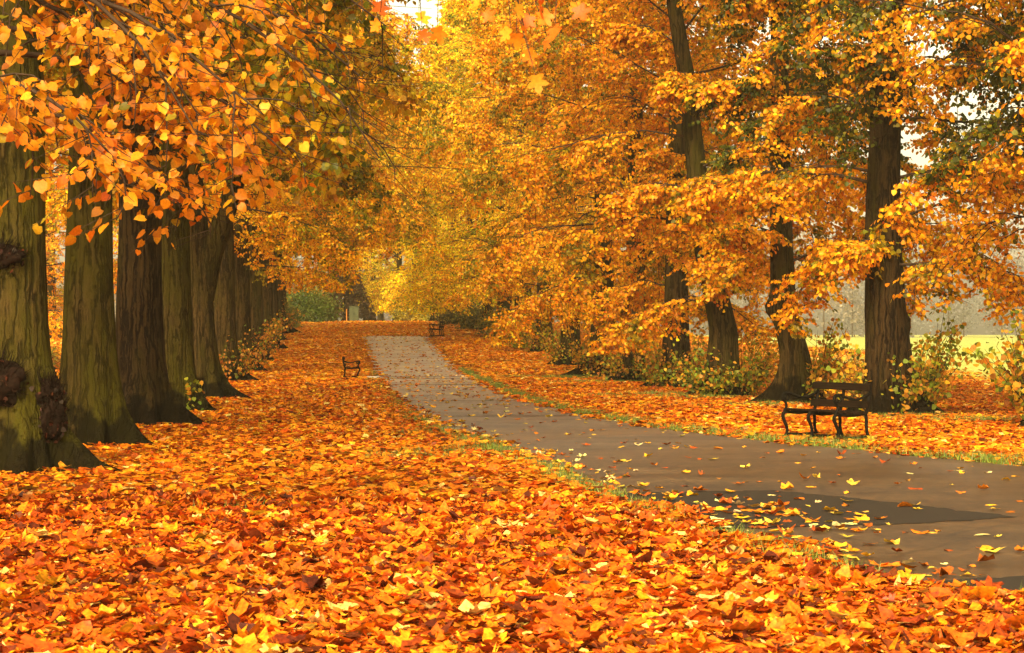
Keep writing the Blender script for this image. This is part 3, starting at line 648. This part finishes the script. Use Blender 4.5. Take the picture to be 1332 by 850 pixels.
# ---- the lime on the left outside the photo whose boughs hang into it
r = np.random.default_rng(5)
t0 = tag(empty('lime_tree', at(-5.3, 16.4)), 'nearest lime tree, its large orange leaves hanging across the upper left corner', 'tree', G_L)
tb = MB(); trunk_mesh(tb, .42, 13, r, None, .8, 7, None, 0, (), top=.3); tb.build('trunk', M_BARK_G, t0)
lb = MB(); ax0 = lambda h: (0, 0)
W_NEAR = [.34, .34, .14, .14, .03, .01]
for k, (h, az, L_, el, dr) in enumerate([(3.7, .05, 3.4, .30, .9), (3.9, -.25, 4.0, .25, .95), (4.1, -.55, 4.4, .2, .9), (3.6, -.75, 3.9, .12, .6), (4.4, .25, 4.3, .25, .9), (4.6, -.1, 4.9, .2, .85),
                                         (3.4, -.45, 3.3, .15, .7), (4.9, -.4, 4.8, .15, .8), (4.7, -.7, 4.2, .1, .8), (5.0, -.15, 3.4, .05, .9), (4.5, -.5, 3.2, .1, .9), (5.2, .1, 4.6, .1, .7), (3.3, -.95, 3.6, .10, .5)]):
    wd = MB()
    leafy_limb(limb_path(h, az, L_, el, dr, r, ax0), .045, r, wd, lb, 10, 6, 5, .085, HEART, .3, PAL_LIME, W_NEAR, .03, .36, droopy=.6, zmin=1.9, keepf=lambda P: (P[:, 0] < 3.7 + .25 * np.sin(P[:, 1] * 5 + P[:, 2] * 3)) & (P[:, 2] > 2.12 + .55 * np.clip(P[:, 0] - 2.5, 0, 2) + .12 * np.sin(P[:, 0] * 7)))
    wd.build('branch', M_TWIG, t0)
for (pts, rad) in crown_limbs(r, 12, 6.0, 12, 4.2, ax0):
    leafy_limb(pts, rad, r, lb, lb, 8, 6, 5, .11, TREE_LEAF, w=W_NEAR, wmat=1)
c = lb.build('crown', [M_LEAF, M_TWIG], t0); c.color = (.84, .66, .3, 1)

# ---- a maple outside the photo on the left, one long bough across the top
r = np.random.default_rng(9)
mt = tag(empty('maple_tree', at(-4.6, 6.4)), 'maple with a few soft red-orange leaves dangling at the top middle of the photo', 'tree')
tb = MB(); trunk_mesh(tb, .16, 6.5, r, None, .8, 5, None, 0, (), top=.4); tb.build('trunk', M_BARK_D, mt)
bough = np.array([(0, 0, 2.9), (1.2, .7, 3.35), (2.5, 1.4, 3.52), (3.7, 2.0, 3.50), (4.6, 2.5, 3.42), (5.2, 2.8, 3.34)])
wd = MB(); tube(wd, bough, np.linspace(.05, .012, 6), 8)
lb = MB(); P_, D_ = [], []
for x, y, d in ((491, 6, 9.0), (494, 30, 9.0), (545, 20, 8.8), (549, 42, 8.8), (569, 37, 8.9), (624, 2, 9), (632, 18, 9), (672, 45, 8.7), (664, 40, 8.75), (680, 36, 8.7), (690, 24, 8.8), (700, 10, 8.7), (697, 100, 8.6),
                (688, 66, 8.7), (712, 52, 8.8), (722, 40, 8.7), (730, 6, 9.0), (746, 6, 9.1), (752, 12, 9.0), (640, -10, 8.9), (600, -14, 8.9), (706, -12, 8.8), (672, 8, 8.7), (715, 20, 8.75)):
    p = np.array([(x - 666) / 2600 * d, d, 1.6 + (430 - y) / 2600 * d]) - np.array([-4.6, 6.4, 0]); P_.append(p)
P_ = np.array(P_)
for p in P_:
    kx = np.interp(p[0] - .05, bough[:, 0], bough[:, 2]); ky = np.interp(p[0] - .05, bough[:, 0], bough[:, 1])
    a0 = np.array([p[0] - .05, ky, kx]); tube(wd, [a0, (a0 + p) / 2 + r.normal(0, .03, 3), p], [.005, .003, .0015], 4, cap=False)
n = len(P_)
leaves(lb, P_, rand_dirs(n, r, 1.4), r.normal(0, .5, (n, 3)) + [0, -.9, .2], .070 * r.uniform(.8, 1.25, n), pick(n, [(.80, .22, .012), (.70, .13, .010), (.85, .34, .02)], [1, .8, .6], r), MAPLE, .2, .2)
for q in range(16):
    leafy_limb(limb_path(3.0 + q * .22, r.uniform(0, 6.28), 1.9, .6, .7, r, lambda h: (0, 0), 6), .025, r, lb, lb, 5, 4, 4, .10, MAPLE, .3, [(.78, .22, .012), (.66, .12, .01), (.85, .36, .02)], [1, .6, .6], 0, wmat=1, ktube=5)
wd.build('branch', M_TWIG, mt); lb.build('crown', [M_LEAF, M_TWIG], mt)

# ------------------------------------------------------------------ shrubs, far end
def shrub(name, label, cat, loc, s, n, pal, w, seed, size=.1, group=None, stems=9):
    r = np.random.default_rng(seed); root = tag(empty(name, loc), label, cat, group)
    mb = MB()
    ncl = max(14, n // 70); v = rand_dirs(ncl, r); v[:, 2] = np.abs(v[:, 2])
    cl = v * np.array(s) * r.uniform(.45, 1.0, (ncl, 1)) * np.array([1, 1, 1]) + [0, 0, s[2] * .12]
    idx = r.integers(0, ncl, n); sp = np.array(s).mean() * .22
    P = cl[idx] + r.normal(0, sp, (n, 3)); P[:, 2] = np.abs(P[:, 2]) + .03
    cc = pick(ncl, pal, w, r, .2)[idx] * (1 + r.normal(0, .15, (n, 1)))
    leaves(mb, P, rand_dirs(n, r, .3) + (P - [0, 0, s[2] * .4]) * .3, r.normal(0, .5, (n, 3)) + P / np.array(s).mean() + [0, 0, .5], size * r.uniform(.6, 1.2, n), np.clip(cc, .004, .9), TREE_LEAF, .2, .15)
    mb.build('foliage', M_LEAF, root)
    st = MB()
    for k in range(stems):
        e = cl[r.integers(0, ncl)]; tube(st, [(r.normal(0, .08), r.normal(0, .08), -.05), e * [.5, .5, .6], e], [.03, .018, .006], 5)
    st.build('stem', M_TWIG, root)
    return root
GREENS = [(.085, .125, .02), (.13, .17, .022), (.20, .22, .03), (.05, .075, .015)]
shrub('rhododendron_bush', 'wide dark green bush at the left end of the avenue', 'bush', at(-14.9, 146), (2.1, 1.6, 2.2), 6500, GREENS, [1, 1, .7, .5], 41, .16)
shrub('green_shrub', 'bright yellow-green shrub at the foot of the right row, midway along', 'shrub', at(.75, 93.2), (.95, .8, 1.35), 3600, [(.36, .42, .03), (.26, .36, .03), (.12, .2, .03), (.5, .5, .05)], [1, 1, .6, .6], 42, .11)
shrub('green_shrub', 'dull green-gold shrub left of the bright one on the right verge', 'shrub', at(-.75, 106.3), (.9, .8, 1.3), 2600, [(.30, .26, .03), (.45, .32, .03), (.12, .14, .02)], [1, 1, .7], 43, .12)
shrub('green_shrub', 'dark low shrub under the yellow trees right of the farthest bench', 'shrub', at(-2.0, 118.5), (1.3, .9, 1.5), 2400, [(.10, .11, .02), (.22, .2, .025), (.4, .3, .03)], [1, 1, .7], 44, .13)
shrub('green_shrub', 'dark shrub beneath the low trees behind the farthest bench', 'shrub', at(-3.6, 131), (1.6, 1.0, 1.6), 2600, [(.10, .10, .02), (.2, .17, .025), (.42, .3, .03)], [1, 1, .8], 45, .14)
shrub('green_shrub', 'gold and green shrub on the crest, straight above the path end', 'shrub', at(-7.6, 160), (2.2, 1.2, 1.8), 3000, [(.14, .15, .025), (.34, .28, .03), (.55, .40, .03)], [1, 1, 1], 46, .16)
shrub('green_shrub', 'golden bush on the left verge where the row nears the crest', 'shrub', at(-12.2, 99), (.8, .8, 1.1), 2000, [(.3, .25, .03), (.5, .28, .02), (.14, .16, .02)], [1, 1, .8], 47, .11)
shrub('green_shrub', 'olive bush on the left verge beside the wide dark green bush', 'shrub', at(-14.0, 122), (1.0, .9, 1.5), 2400, [(.16, .17, .025), (.3, .24, .03), (.08, .1, .02)], [1, 1, .8], 48, .13)
# dark copper tree at the end
def conical(name, label, cat, loc, h, rb, n, pal, seed, size):
    r = np.random.default_rng(seed); root = tag(empty(name, loc), label, cat)
    tb = MB(); trunk_mesh(tb, .3, h * .8, r, None, .6, 6, seg=20); tb.build('trunk', M_BARK_D, root)
    mb = MB(); z = h * (.06 + .94 * r.random(n) ** 1.25); a = r.uniform(0, 2 * PI, n)
    a = a + .25 * np.sin(a * 5 + z); R_ = rb * (1 - z / h) ** .7 * (.35 + .65 * r.random(n) ** .5) * (1 + .22 * np.sin(a * 3 + z * 1.3))
    P = np.stack([R_ * np.cos(a), R_ * np.sin(a), z], -1)
    leaves(mb, P, rand_dirs(n, r, .8) + P * [.2, .2, 0], r.normal(0, .6, (n, 3)) + [0, 0, .6], size * r.uniform(.6, 1.2, n), pick(n, pal, np.ones(len(pal)), r), TREE_LEAF, .2, .2)
    mb.build('crown', M_LEAF, root); return root
conical('copper_beech', 'dark brown tree at the end of the avenue, left of the orange post', 'tree', at(-14.4, 174), 8.2, 2.3, 9000, [(.10, .05, .02), (.16, .09, .03), (.07, .045, .02)], 51, .2)
cb = tag(empty('utility_cabinet', at(-12.55, 159)), 'small green metal cabinet at the far end of the avenue', 'cabinet')
mb = MB(); box(mb, (0, 0, .62), (.74, .5, 1.2), mat=0, bev=.02); mb.build('body', M_CAB, cb)
mb = MB(); box(mb, (0, 0, 1.255), (.82, .58, .06), bev=.015); mb.build('lid', M_CAB, cb)
mb = MB(); box(mb, (0, 0, .025), (.78, .54, .06)); mb.build('plinth', M_PATCH, cb)
for s in (-1, 1):
    mb = MB(); box(mb, (s * .18, -.262, .64), (.33, .02, 1.05), bev=.006); dr_ = mb.build('door', M_CAB, cb)
    mb = MB(); box(mb, (s * .05, -.282, .66), (.025, .02, .14)); mb.build('handle', M_IRON, dr_)
po = tag(empty('marker_post', at(-13.15, 159)), 'short orange post beside the green cabinet', 'post')
mb = MB(); tube(mb, [(0, 0, -.1), (0, 0, .95)], .05, 14); mb.build('shaft', M_POST, po)
mb = MB(); tube(mb, [(0, 0, .951), (0, 0, 1.0), (0, 0, 1.05)], [.062, .062, .03], 14); mb.build('cap', M_POST, po)
# pale stone by the left bench
mb = MB(); r = np.random.default_rng(3); box(mb, (0, 0, .03), (.50, .36, .06), bev=.015); tag(mb.build('stone_slab', M_STONE, None, at(-4.58, 65.6, .02)), 'pale flat stone slab between the left bench and the path edge', 'stone slab')

# far wood round the field (nobody could count it)
r = np.random.default_rng(77); mb = MB(); P_, C_, S_ = [], [], []
for k in range(150):
    a = R(-52 + 104 * (k + r.random()) / 150); d = r.uniform(440, 520); h = r.uniform(14, 24) + 4 * math.sin(a * 9); w = r.uniform(6, 10)
    cx, cy = d * math.sin(a), d * math.cos(a); n = 2000
    cl = rand_dirs(26, r); cl = cl * r.uniform(.5, 1, (26, 1)) * [w, w, h * .47] + [0, 0, h * .52]
    q = cl[r.integers(0, 26, n)] + r.normal(0, 1, (n, 3)) * [w * .2, w * .2, h * .08]; q[:, 2] = np.clip(q[:, 2], .2, None)
    P_.append(q + [cx, cy, 0]); S_.append(r.uniform(.38, .75, n))
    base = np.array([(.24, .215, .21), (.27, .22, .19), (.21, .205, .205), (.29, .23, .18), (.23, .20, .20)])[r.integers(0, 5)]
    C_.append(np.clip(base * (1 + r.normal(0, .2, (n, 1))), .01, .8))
    tube(mb, [(cx, cy, -.3), (cx, cy, h * .6)], [.22, .08], 5, 1)
P = np.concatenate(P_); n = len(P)
leaves(mb, P, rand_dirs(n, r, .4), r.normal(0, .6, (n, 3)) + [0, 0, .7], np.concatenate(S_), np.concatenate(C_), TREE_LEAF, .2, .2)
tag(mb.build('far_wood', [M_WOODFAR, M_TWIG]), 'hazy grey-brown wood along the far side of the field', 'wood', kind='stuff')

# ------------------------------------------------------------------ benches
def curve_pts(ctrl, n=6):
    """Catmull-Rom through the control points"""
    c = np.array(ctrl, float); c = np.vstack([2 * c[0] - c[1], c, 2 * c[-1] - c[-2]]); o = []
    for i in range(1, len(c) - 2):
        for t in np.arange(n) / n:
            a, b_, d, e = c[i - 1], c[i], c[i + 1], c[i + 2]
            o.append(.5 * ((2 * b_) + (-a + d) * t + (2 * a - 5 * b_ + 4 * d - e) * t * t + (-a + 3 * b_ - 3 * d + e) * t ** 3))
    o.append(c[-2]); return np.array(o)
def iron(parent, name, ctrl, y, rad, n=6, flat=1.0):
    p = curve_pts(ctrl, n); mb = MB(); rr = np.interp(np.linspace(0, 1, len(p)), np.linspace(0, 1, len(rad)), rad) if hasattr(rad, '__len__') else rad
    tube(mb, np.column_stack([p[:, 0], np.full(len(p), y), p[:, 1]]), rr, 10)
    return mb.build(name, M_IRON, parent)
def bench(label, loc, rz, Lb=1.2, sc=1.0):
    """front faces local -x, length along local y"""
    root = tag(empty('park_bench', loc, rz), label, 'bench', 'cast iron benches beside the path'); root.scale = (sc, sc, sc)
    for k, y in enumerate((-Lb / 2, 0, Lb / 2)):
        iron(root, 'leg', [(.10, .40), (.02, .385), (-.005, .33), (.03, .25), (.07, .16), (.065, .08), (.01, .01), (-.03, .0)] if y else [(.12, .40), (.03, .39), (.0, .33), (.04, .24), (.07, .14), (.05, .05), (.0, .0)], y, [.024, .026, .026, .026, .024, .024, .026, .024])
        iron(root, 'leg', [(.56, .40), (.575, .30), (.575, .2), (.60, .09), (.65, .015), (.68, .0)], y, [.024, .026, .024, .024, .026, .022])
        iron(root, 'stretcher', [(.065, .075), (.25, .065), (.45, .065), (.60, .08)], y, .018)
        iron(root, 'back_post', [(.56, .40), (.60, .50), (.635, .66), (.655, .835)], y, [.024, .026, .024, .022])
        iron(root, 'seat_bearer', [(.06, .395), (.3, .375), (.57, .40)], y, .022)
        if k != 1:
            s = []
            for q in range(15):
                a = 2.2 + q * .52; rr_ = .018 + .0032 * q; s.append((.07 + rr_ * math.cos(a), .60 + rr_ * math.sin(a)))
            iron(root, 'armrest', [(.64, .69), (.55, .645), (.42, .605), (.30, .61), (.18, .645), (.09, .675)], y, .02)
            iron(root, 'arm_scroll', s, y, .013, 3)
            iron(root, 'arm_support', [(.09, .675), (.01, .66), (-.005, .59), (.045, .53), (.06, .47), (.02, .40)], y, .02)
    for q, u in enumerate((.10, .235, .37, .505)):
        mb = MB(); box(mb, (0, 0, 0), (Lb + .10, .115, .032), bev=.007); o = mb.build('seat_slat', M_WOOD, root); o.location = (u, 0, .432 - .02 * (q > 0) - .004 * q * (q < 3)); o.rotation_euler = (0, 0, PI / 2)
    for u, z, h in ((.628, .775, .105), (.592, .525, .105)):
        mb = MB(); box(mb, (0, 0, 0), (Lb + .10, .034, h), bev=.008); o = mb.build('back_slat', M_WOOD, root); o.location = (u - .035, 0, z); o.rotation_euler = (R(11), 0, PI / 2)
    return root
ang = math.atan2(.483, .875)
bench('black iron and wood bench at the right edge of the path, nearest of all', (4.26, 28.75, float(zf(4.6, 28.75)) + .01), ang, 1.2)
bench('small black bench alone in the leaves on the left, seen side on', at(-5.0, 65.6, .02), PI + .05, .55, .84)
bench('farthest bench, beside the path end on the right under yellow trees', at(-4.35, 107, .03), .22, 1.0)

# ------------------------------------------------------------------ fallen leaves
PAL_LIT = [(.68, .160, .003), (.55, .088, .003), (.76, .235, .005), (.30, .046, .003), (.74, .34, .016), (.74, .44, .11), (.11, .020, .003), (.42, .066, .003), (.42, .24, .015)]
W_LIT = [.24, .19, .16, .13, .08, .035, .09, .07, .02]
def scatter(y0, y1, dens, r, marg=1.5):
    A_ = .256 * (y1 * y1 - y0 * y0) * 2 + 2 * marg * (y1 - y0); n = int(A_ * dens)
    y = np.sqrt(r.uniform(y0 * y0, y1 * y1, n)); x = r.uniform(-1, 1, n) * (.258 * y + marg)
    return x, y
BENCHY = [(4.6, 28.75, .0)]
def bare(x, y):
    """grassy thin places in the leaves (0..1)"""
    g = np.zeros_like(x)
    for (cx, cy, sx, sy) in ((4.6, 28.2, .9, .6), (-.35, 26.2, 1.0, 1.0), (1.1, 19.6, .35, 1.1), (2.2, 13.9, .35, .8), (5.9, 24.6, 1.1, .45), (6.6, 36.6, 1.6, .7), (4.4, 46.6, 1.6, .8), (3.9, 48, 2.4, 1), (3, 60, 2.2, 1.2), (2.2, 66, 2.4, 1.2),
                             (-1.2, 25, 1.0, .5), (5.4, 42, 1.8, .7), (8.2, 34.5, 2.0, .8), (-3.1, 18.5, .22, .3), (-2.5, 17.2, .25, .3), (-1.6, 30.5, .5, .8)):
        g = np.maximum(g, np.exp(-((x - cx) / sx) ** 2 - ((y - cy) / sy) ** 2))
    return g
def verge(x, y):
    po_ = path_out(x, y); return np.exp(-((po_ - .12) / .22) ** 2) * (po_ > -.1)
def litter(name, label, y0, y1, dens, size, seed, near, lift, wmul=1.0):
    r = np.random.default_rng(seed); x, y = scatter(y0, y1, dens, r)
    po_ = path_out(x, y); nz = .18 * np.sin(y * 2.3) + .14 * np.sin(x * 4 + y * 5.1)
    p = litter_cover(x, y) * np.clip(smooth(-.18, .30, po_ + nz), 0, 1) * (1 - .86 * bare(x, y)) * (1 - np.where(x > xR(y), .72, .35) * verge(x, y)) * (1 - .93 * np.exp(-((x + 5.0) / .8) ** 2 - ((y - 65.8) / 1.6) ** 2)) * (1 - .9 * np.exp(-((x + 4.0) / .8) ** 2 - ((y - 106.5) / 1.6) ** 2))
    # beyond the path's visible end the leaves cover it
    p = np.where((po_ <= .2) & (y > 108), np.maximum(p, .9 * smooth(107.5, 110, y)), p)
    k = r.random(len(x)) < p; x, y = x[k], y[k]; n = len(x)
    # clumps of one colour
    cl = np.sin(x * 1.7 + y * .6) + np.sin(x * .8 - y * 1.1 + 2) + np.sin(x * 3.1 + y * 2.3)
    c = pick(n, PAL_LIT, np.array(W_LIT) * wmul, r, .20); c *= (1 + .05 * cl)[:, None]
    c = c * 1.08
    h = r.random(n) ** 1.6 * lift
    z = zf(x, y) + .008 + h
    tilt = r.normal(0, 1, (n, 3)) * (.20 + 1.6 * h[:, None]); Nn = tilt + [0, 0, 1.0]; Nn[:, 2] = np.abs(Nn[:, 2])
    a = r.uniform(0, 2 * PI, n); D = np.stack([np.cos(a), np.sin(a), np.zeros(n)], -1)
    S = size * np.clip(r.lognormal(0, .38, n), .45, 2.3)
    P = np.stack([x, y, z], -1) - D * S[:, None] * .5
    mb = MB()
    if near:
        kind = r.random(n); s1 = kind < .22
        for sel, shp, sm in ((s1, MAPLE, 1.2), (~s1, HEART, 1.0)):
            q = sel.sum(); m_ = len(shp[0])
            leaves(mb, P[sel], D[sel], Nn[sel], S[sel] * sm, np.clip(c[sel], .004, .9), shp, r.normal(.06, .28, q), r.normal(.10, .32, q), 0, (r.normal(0, .06, (q, m_)), r.normal(0, .06, (q, m_))))
    else:
        leaves(mb, P, D, Nn, S, np.clip(c, .004, .9), TREE_LEAF, r.normal(.05, .28, n), r.normal(.1, .3, n), 0)
    o = mb.build(name, M_LITTER); return tag(o, label, 'leaves', kind='stuff')
litter('fallen_leaves', 'thick carpet of orange leaves filling the bottom of the photo', 8.0, 18.5, 700, .072, 101, True, .055, np.array([1.4, 1.6, 1.1, 1.4, .5, 1.5, 1.6, 1.2, .4]))
litter('fallen_leaves', 'orange leaf carpet on the lawns from the near bench to the left bench', 18.5, 62, 240, .080, 102, False, .06, np.array([1.2, .7, 1.9, .6, 1.8, 1.2, .6, .6, 1]))
litter('fallen_leaves', 'golden leaf carpet from the left bench up to the crest', 62, 170, 110, .108, 103, False, .04, np.array([1.0, .2, 2.6, .2, 3.8, 2.2, .2, .2, 1]))

# leaves lying on the path
r = np.random.default_rng(104); x, y = scatter(10.5, 110, 18, r, .5)
po_ = path_out(x, y)
cluster = np.exp(-((x - (xL(y) + .75)) / .7) ** 2 - ((y - 17.0) / 1.6) ** 2) + .6 * np.exp(-((x - (xL(y) + .25)) / .3) ** 2) * (y < 40)
p = np.where(po_ < 0, .05 + .06 * (np.sin(x * 2.2 + y) + np.sin(y * 1.7 - x)) .clip(0) + 1.0 * cluster + .16 * np.exp(-((po_) / .3) ** 2) + .10 * smooth(35, 50, y), 0)
k = r.random(len(x)) < p; x, y = x[k], y[k]; n = len(x); mb = MB()
a = r.uniform(0, 2 * PI, n); D = np.stack([np.cos(a), np.sin(a), 0 * a], -1); S = .095 * r.uniform(.5, 1.5, n)
s1 = r.random(n) < .4
for sel, shp in ((s1, MAPLE), (~s1, HEART)):
    q = sel.sum()
    leaves(mb, np.stack([x, y, zf(x, y) + .016], -1)[sel], D[sel], (r.normal(0, .16, (n, 3)) + [0, 0, 1])[sel], S[sel], pick(q, [(.80, .36, .02), (.82, .50, .06), (.62, .17, .01), (.85, .64, .25), (.35, .07, .01)], [1, .7, .9, .3, .7], r), shp, r.normal(.12, .22, q), r.normal(.2, .3, q))
tag(mb.build('fallen_leaves', M_LITTER), 'scattered yellow leaves lying on the grey path', 'leaves', kind='stuff')

# grass along the path edges and in the thin places
r = np.random.default_rng(105); x, y = scatter(11.5, 75, 190, r, .5)
n2 = np.sin(x * 1.3 + y * 2.1) + np.sin(y * .9 + 1.0) + np.sin(x * 5 + y * 3)
p = np.clip(1.3 * verge(x, y) * smooth(-1.6, 1.2, n2) + .55 * bare(x, y) ** 1.5, 0, 1) * (path_out(x, y) > -.06) * np.where(x > xR(y), .62, .38 * (1 - .75 * smooth(28, 42, y)))
k = r.random(len(x)) < p; x, y = x[k], y[k]
rep = 5; x = np.repeat(x, rep) + r.normal(0, .03, len(x) * rep); y = np.repeat(y, rep) + r.normal(0, .03, len(y) * rep); n = len(x)
h = r.uniform(.05, .14, n); a = r.uniform(0, 2 * PI, n); w = .0035 + .00008 * y
b0 = np.stack([x, y, zf(x, y)], -1); u = np.stack([np.cos(a), np.sin(a), 0 * a], -1) * w[:, None]
tip = b0 + np.stack([r.normal(0, .4, n) * h, r.normal(0, .4, n) * h, h], -1)
V = np.stack([b0 - u, b0 + u, tip], 1).reshape(-1, 3); F = np.arange(3 * n).reshape(-1, 3)
mb = MB(); mb.add(V, F, 0, np.repeat(pick(n, [(.14, .20, .02), (.22, .26, .03), (.30, .28, .04), (.09, .13, .015)], [1, .9, .4, .6], r), 3, 0))
tag(mb.build('grass', M_GRASS), 'green grass showing along the path edges and in thin places among the leaves', 'grass', kind='stuff')

# ------------------------------------------------------------------ haze
HAZE = .00065
mb = MB(); box(mb, (0, 310, 16.5), (1240, 790, 37))
m, nt, N, L = mat_new('haze_air')
out = N.new('ShaderNodeOutputMaterial'); vol = N.new('ShaderNodeVolumePrincipled')
vol.inputs['Color'].default_value = (1.0, .86, .55, 1); vol.inputs['Density'].default_value = HAZE; vol.inputs['Anisotropy'].default_value = .3
L.new(vol.outputs[0], out.inputs['Volume'])
tag(mb.build('haze', m), 'pale autumn haze hanging over the avenue and field', 'haze', kind='stuff')

# ------------------------------------------------------------------ light, sky, camera
SUN_EL, SUN_AZ = 37.0, 197.0      # azimuth clockwise from +y: the sun stands behind the camera, to the left
w = bpy.data.worlds.new('World'); scene.world = w; w.use_nodes = True
N, L = w.node_tree.nodes, w.node_tree.links; N.clear()
sky = N.new('ShaderNodeTexSky'); sky.sky_type = 'NISHITA'; sky.sun_disc = False
sky.sun_elevation = R(SUN_EL); sky.sun_rotation = R(SUN_AZ); sky.dust_density = 4; sky.air_density = 1.0; sky.ozone_density = .6
hs = N.new('ShaderNodeHueSaturation'); hs.inputs['Saturation'].default_value = .25
wm = N.new('ShaderNodeMixRGB'); wm.blend_type = 'MULTIPLY'; wm.inputs[0].default_value = 1; wm.inputs[2].default_value = (1.0, .87, .58, 1)
bg = N.new('ShaderNodeBackground'); bg.inputs['Strength'].default_value = .15
wo = N.new('ShaderNodeOutputWorld')
L.new(sky.outputs[0], hs.inputs['Color']); L.new(hs.outputs[0], wm.inputs[1]); L.new(wm.outputs[0], bg.inputs[0]); L.new(bg.outputs[0], wo.inputs[0])
sl = bpy.data.lights.new('sun', 'SUN'); sl.energy = 1.85; sl.angle = R(12); sl.color = (1.0, .83, .50)
so = bpy.data.objects.new('sun', sl); COL.objects.link(so)
az = R(SUN_AZ); el = R(SUN_EL)
from mathutils import Vector
dirv = Vector((math.sin(az) * math.cos(el), math.cos(az) * math.cos(el), math.sin(el)))
so.rotation_euler = dirv.to_track_quat('Z', 'Y').to_euler(); so.location = (-20, -20, 60)

cam = bpy.data.cameras.new('camera'); co = bpy.data.objects.new('camera', cam); COL.objects.link(co); scene.camera = co
cam.sensor_width = 36; cam.lens = 36 * 2600 / 1332; cam.clip_end = 2000; cam.clip_start = .1
co.location = (0, 0, 1.6); co.rotation_euler = (R(90) + math.atan(5 / 2600), 0, 0)
cam.dof.use_dof = True; cam.dof.focus_distance = 30; cam.dof.aperture_fstop = 11

scene.render.engine = 'CYCLES'
cy = scene.cycles
cy.max_bounces = 7; cy.diffuse_bounces = 4; cy.transmission_bounces = 5; cy.glossy_bounces = 2; cy.volume_bounces = 0; cy.transparent_max_bounces = 4
cy.use_denoising = True
try: cy.denoiser = 'OPENIMAGEDENOISE'
except Exception: pass
cy.use_adaptive_sampling = True; cy.adaptive_threshold = .02
cy.caustics_reflective = False; cy.caustics_refractive = False; cy.sample_clamp_indirect = 6
vs = scene.view_settings
vs.view_transform = 'Standard'; vs.look = 'None'; vs.gamma = 1; vs.exposure = 1.62; vs.use_curve_mapping = False
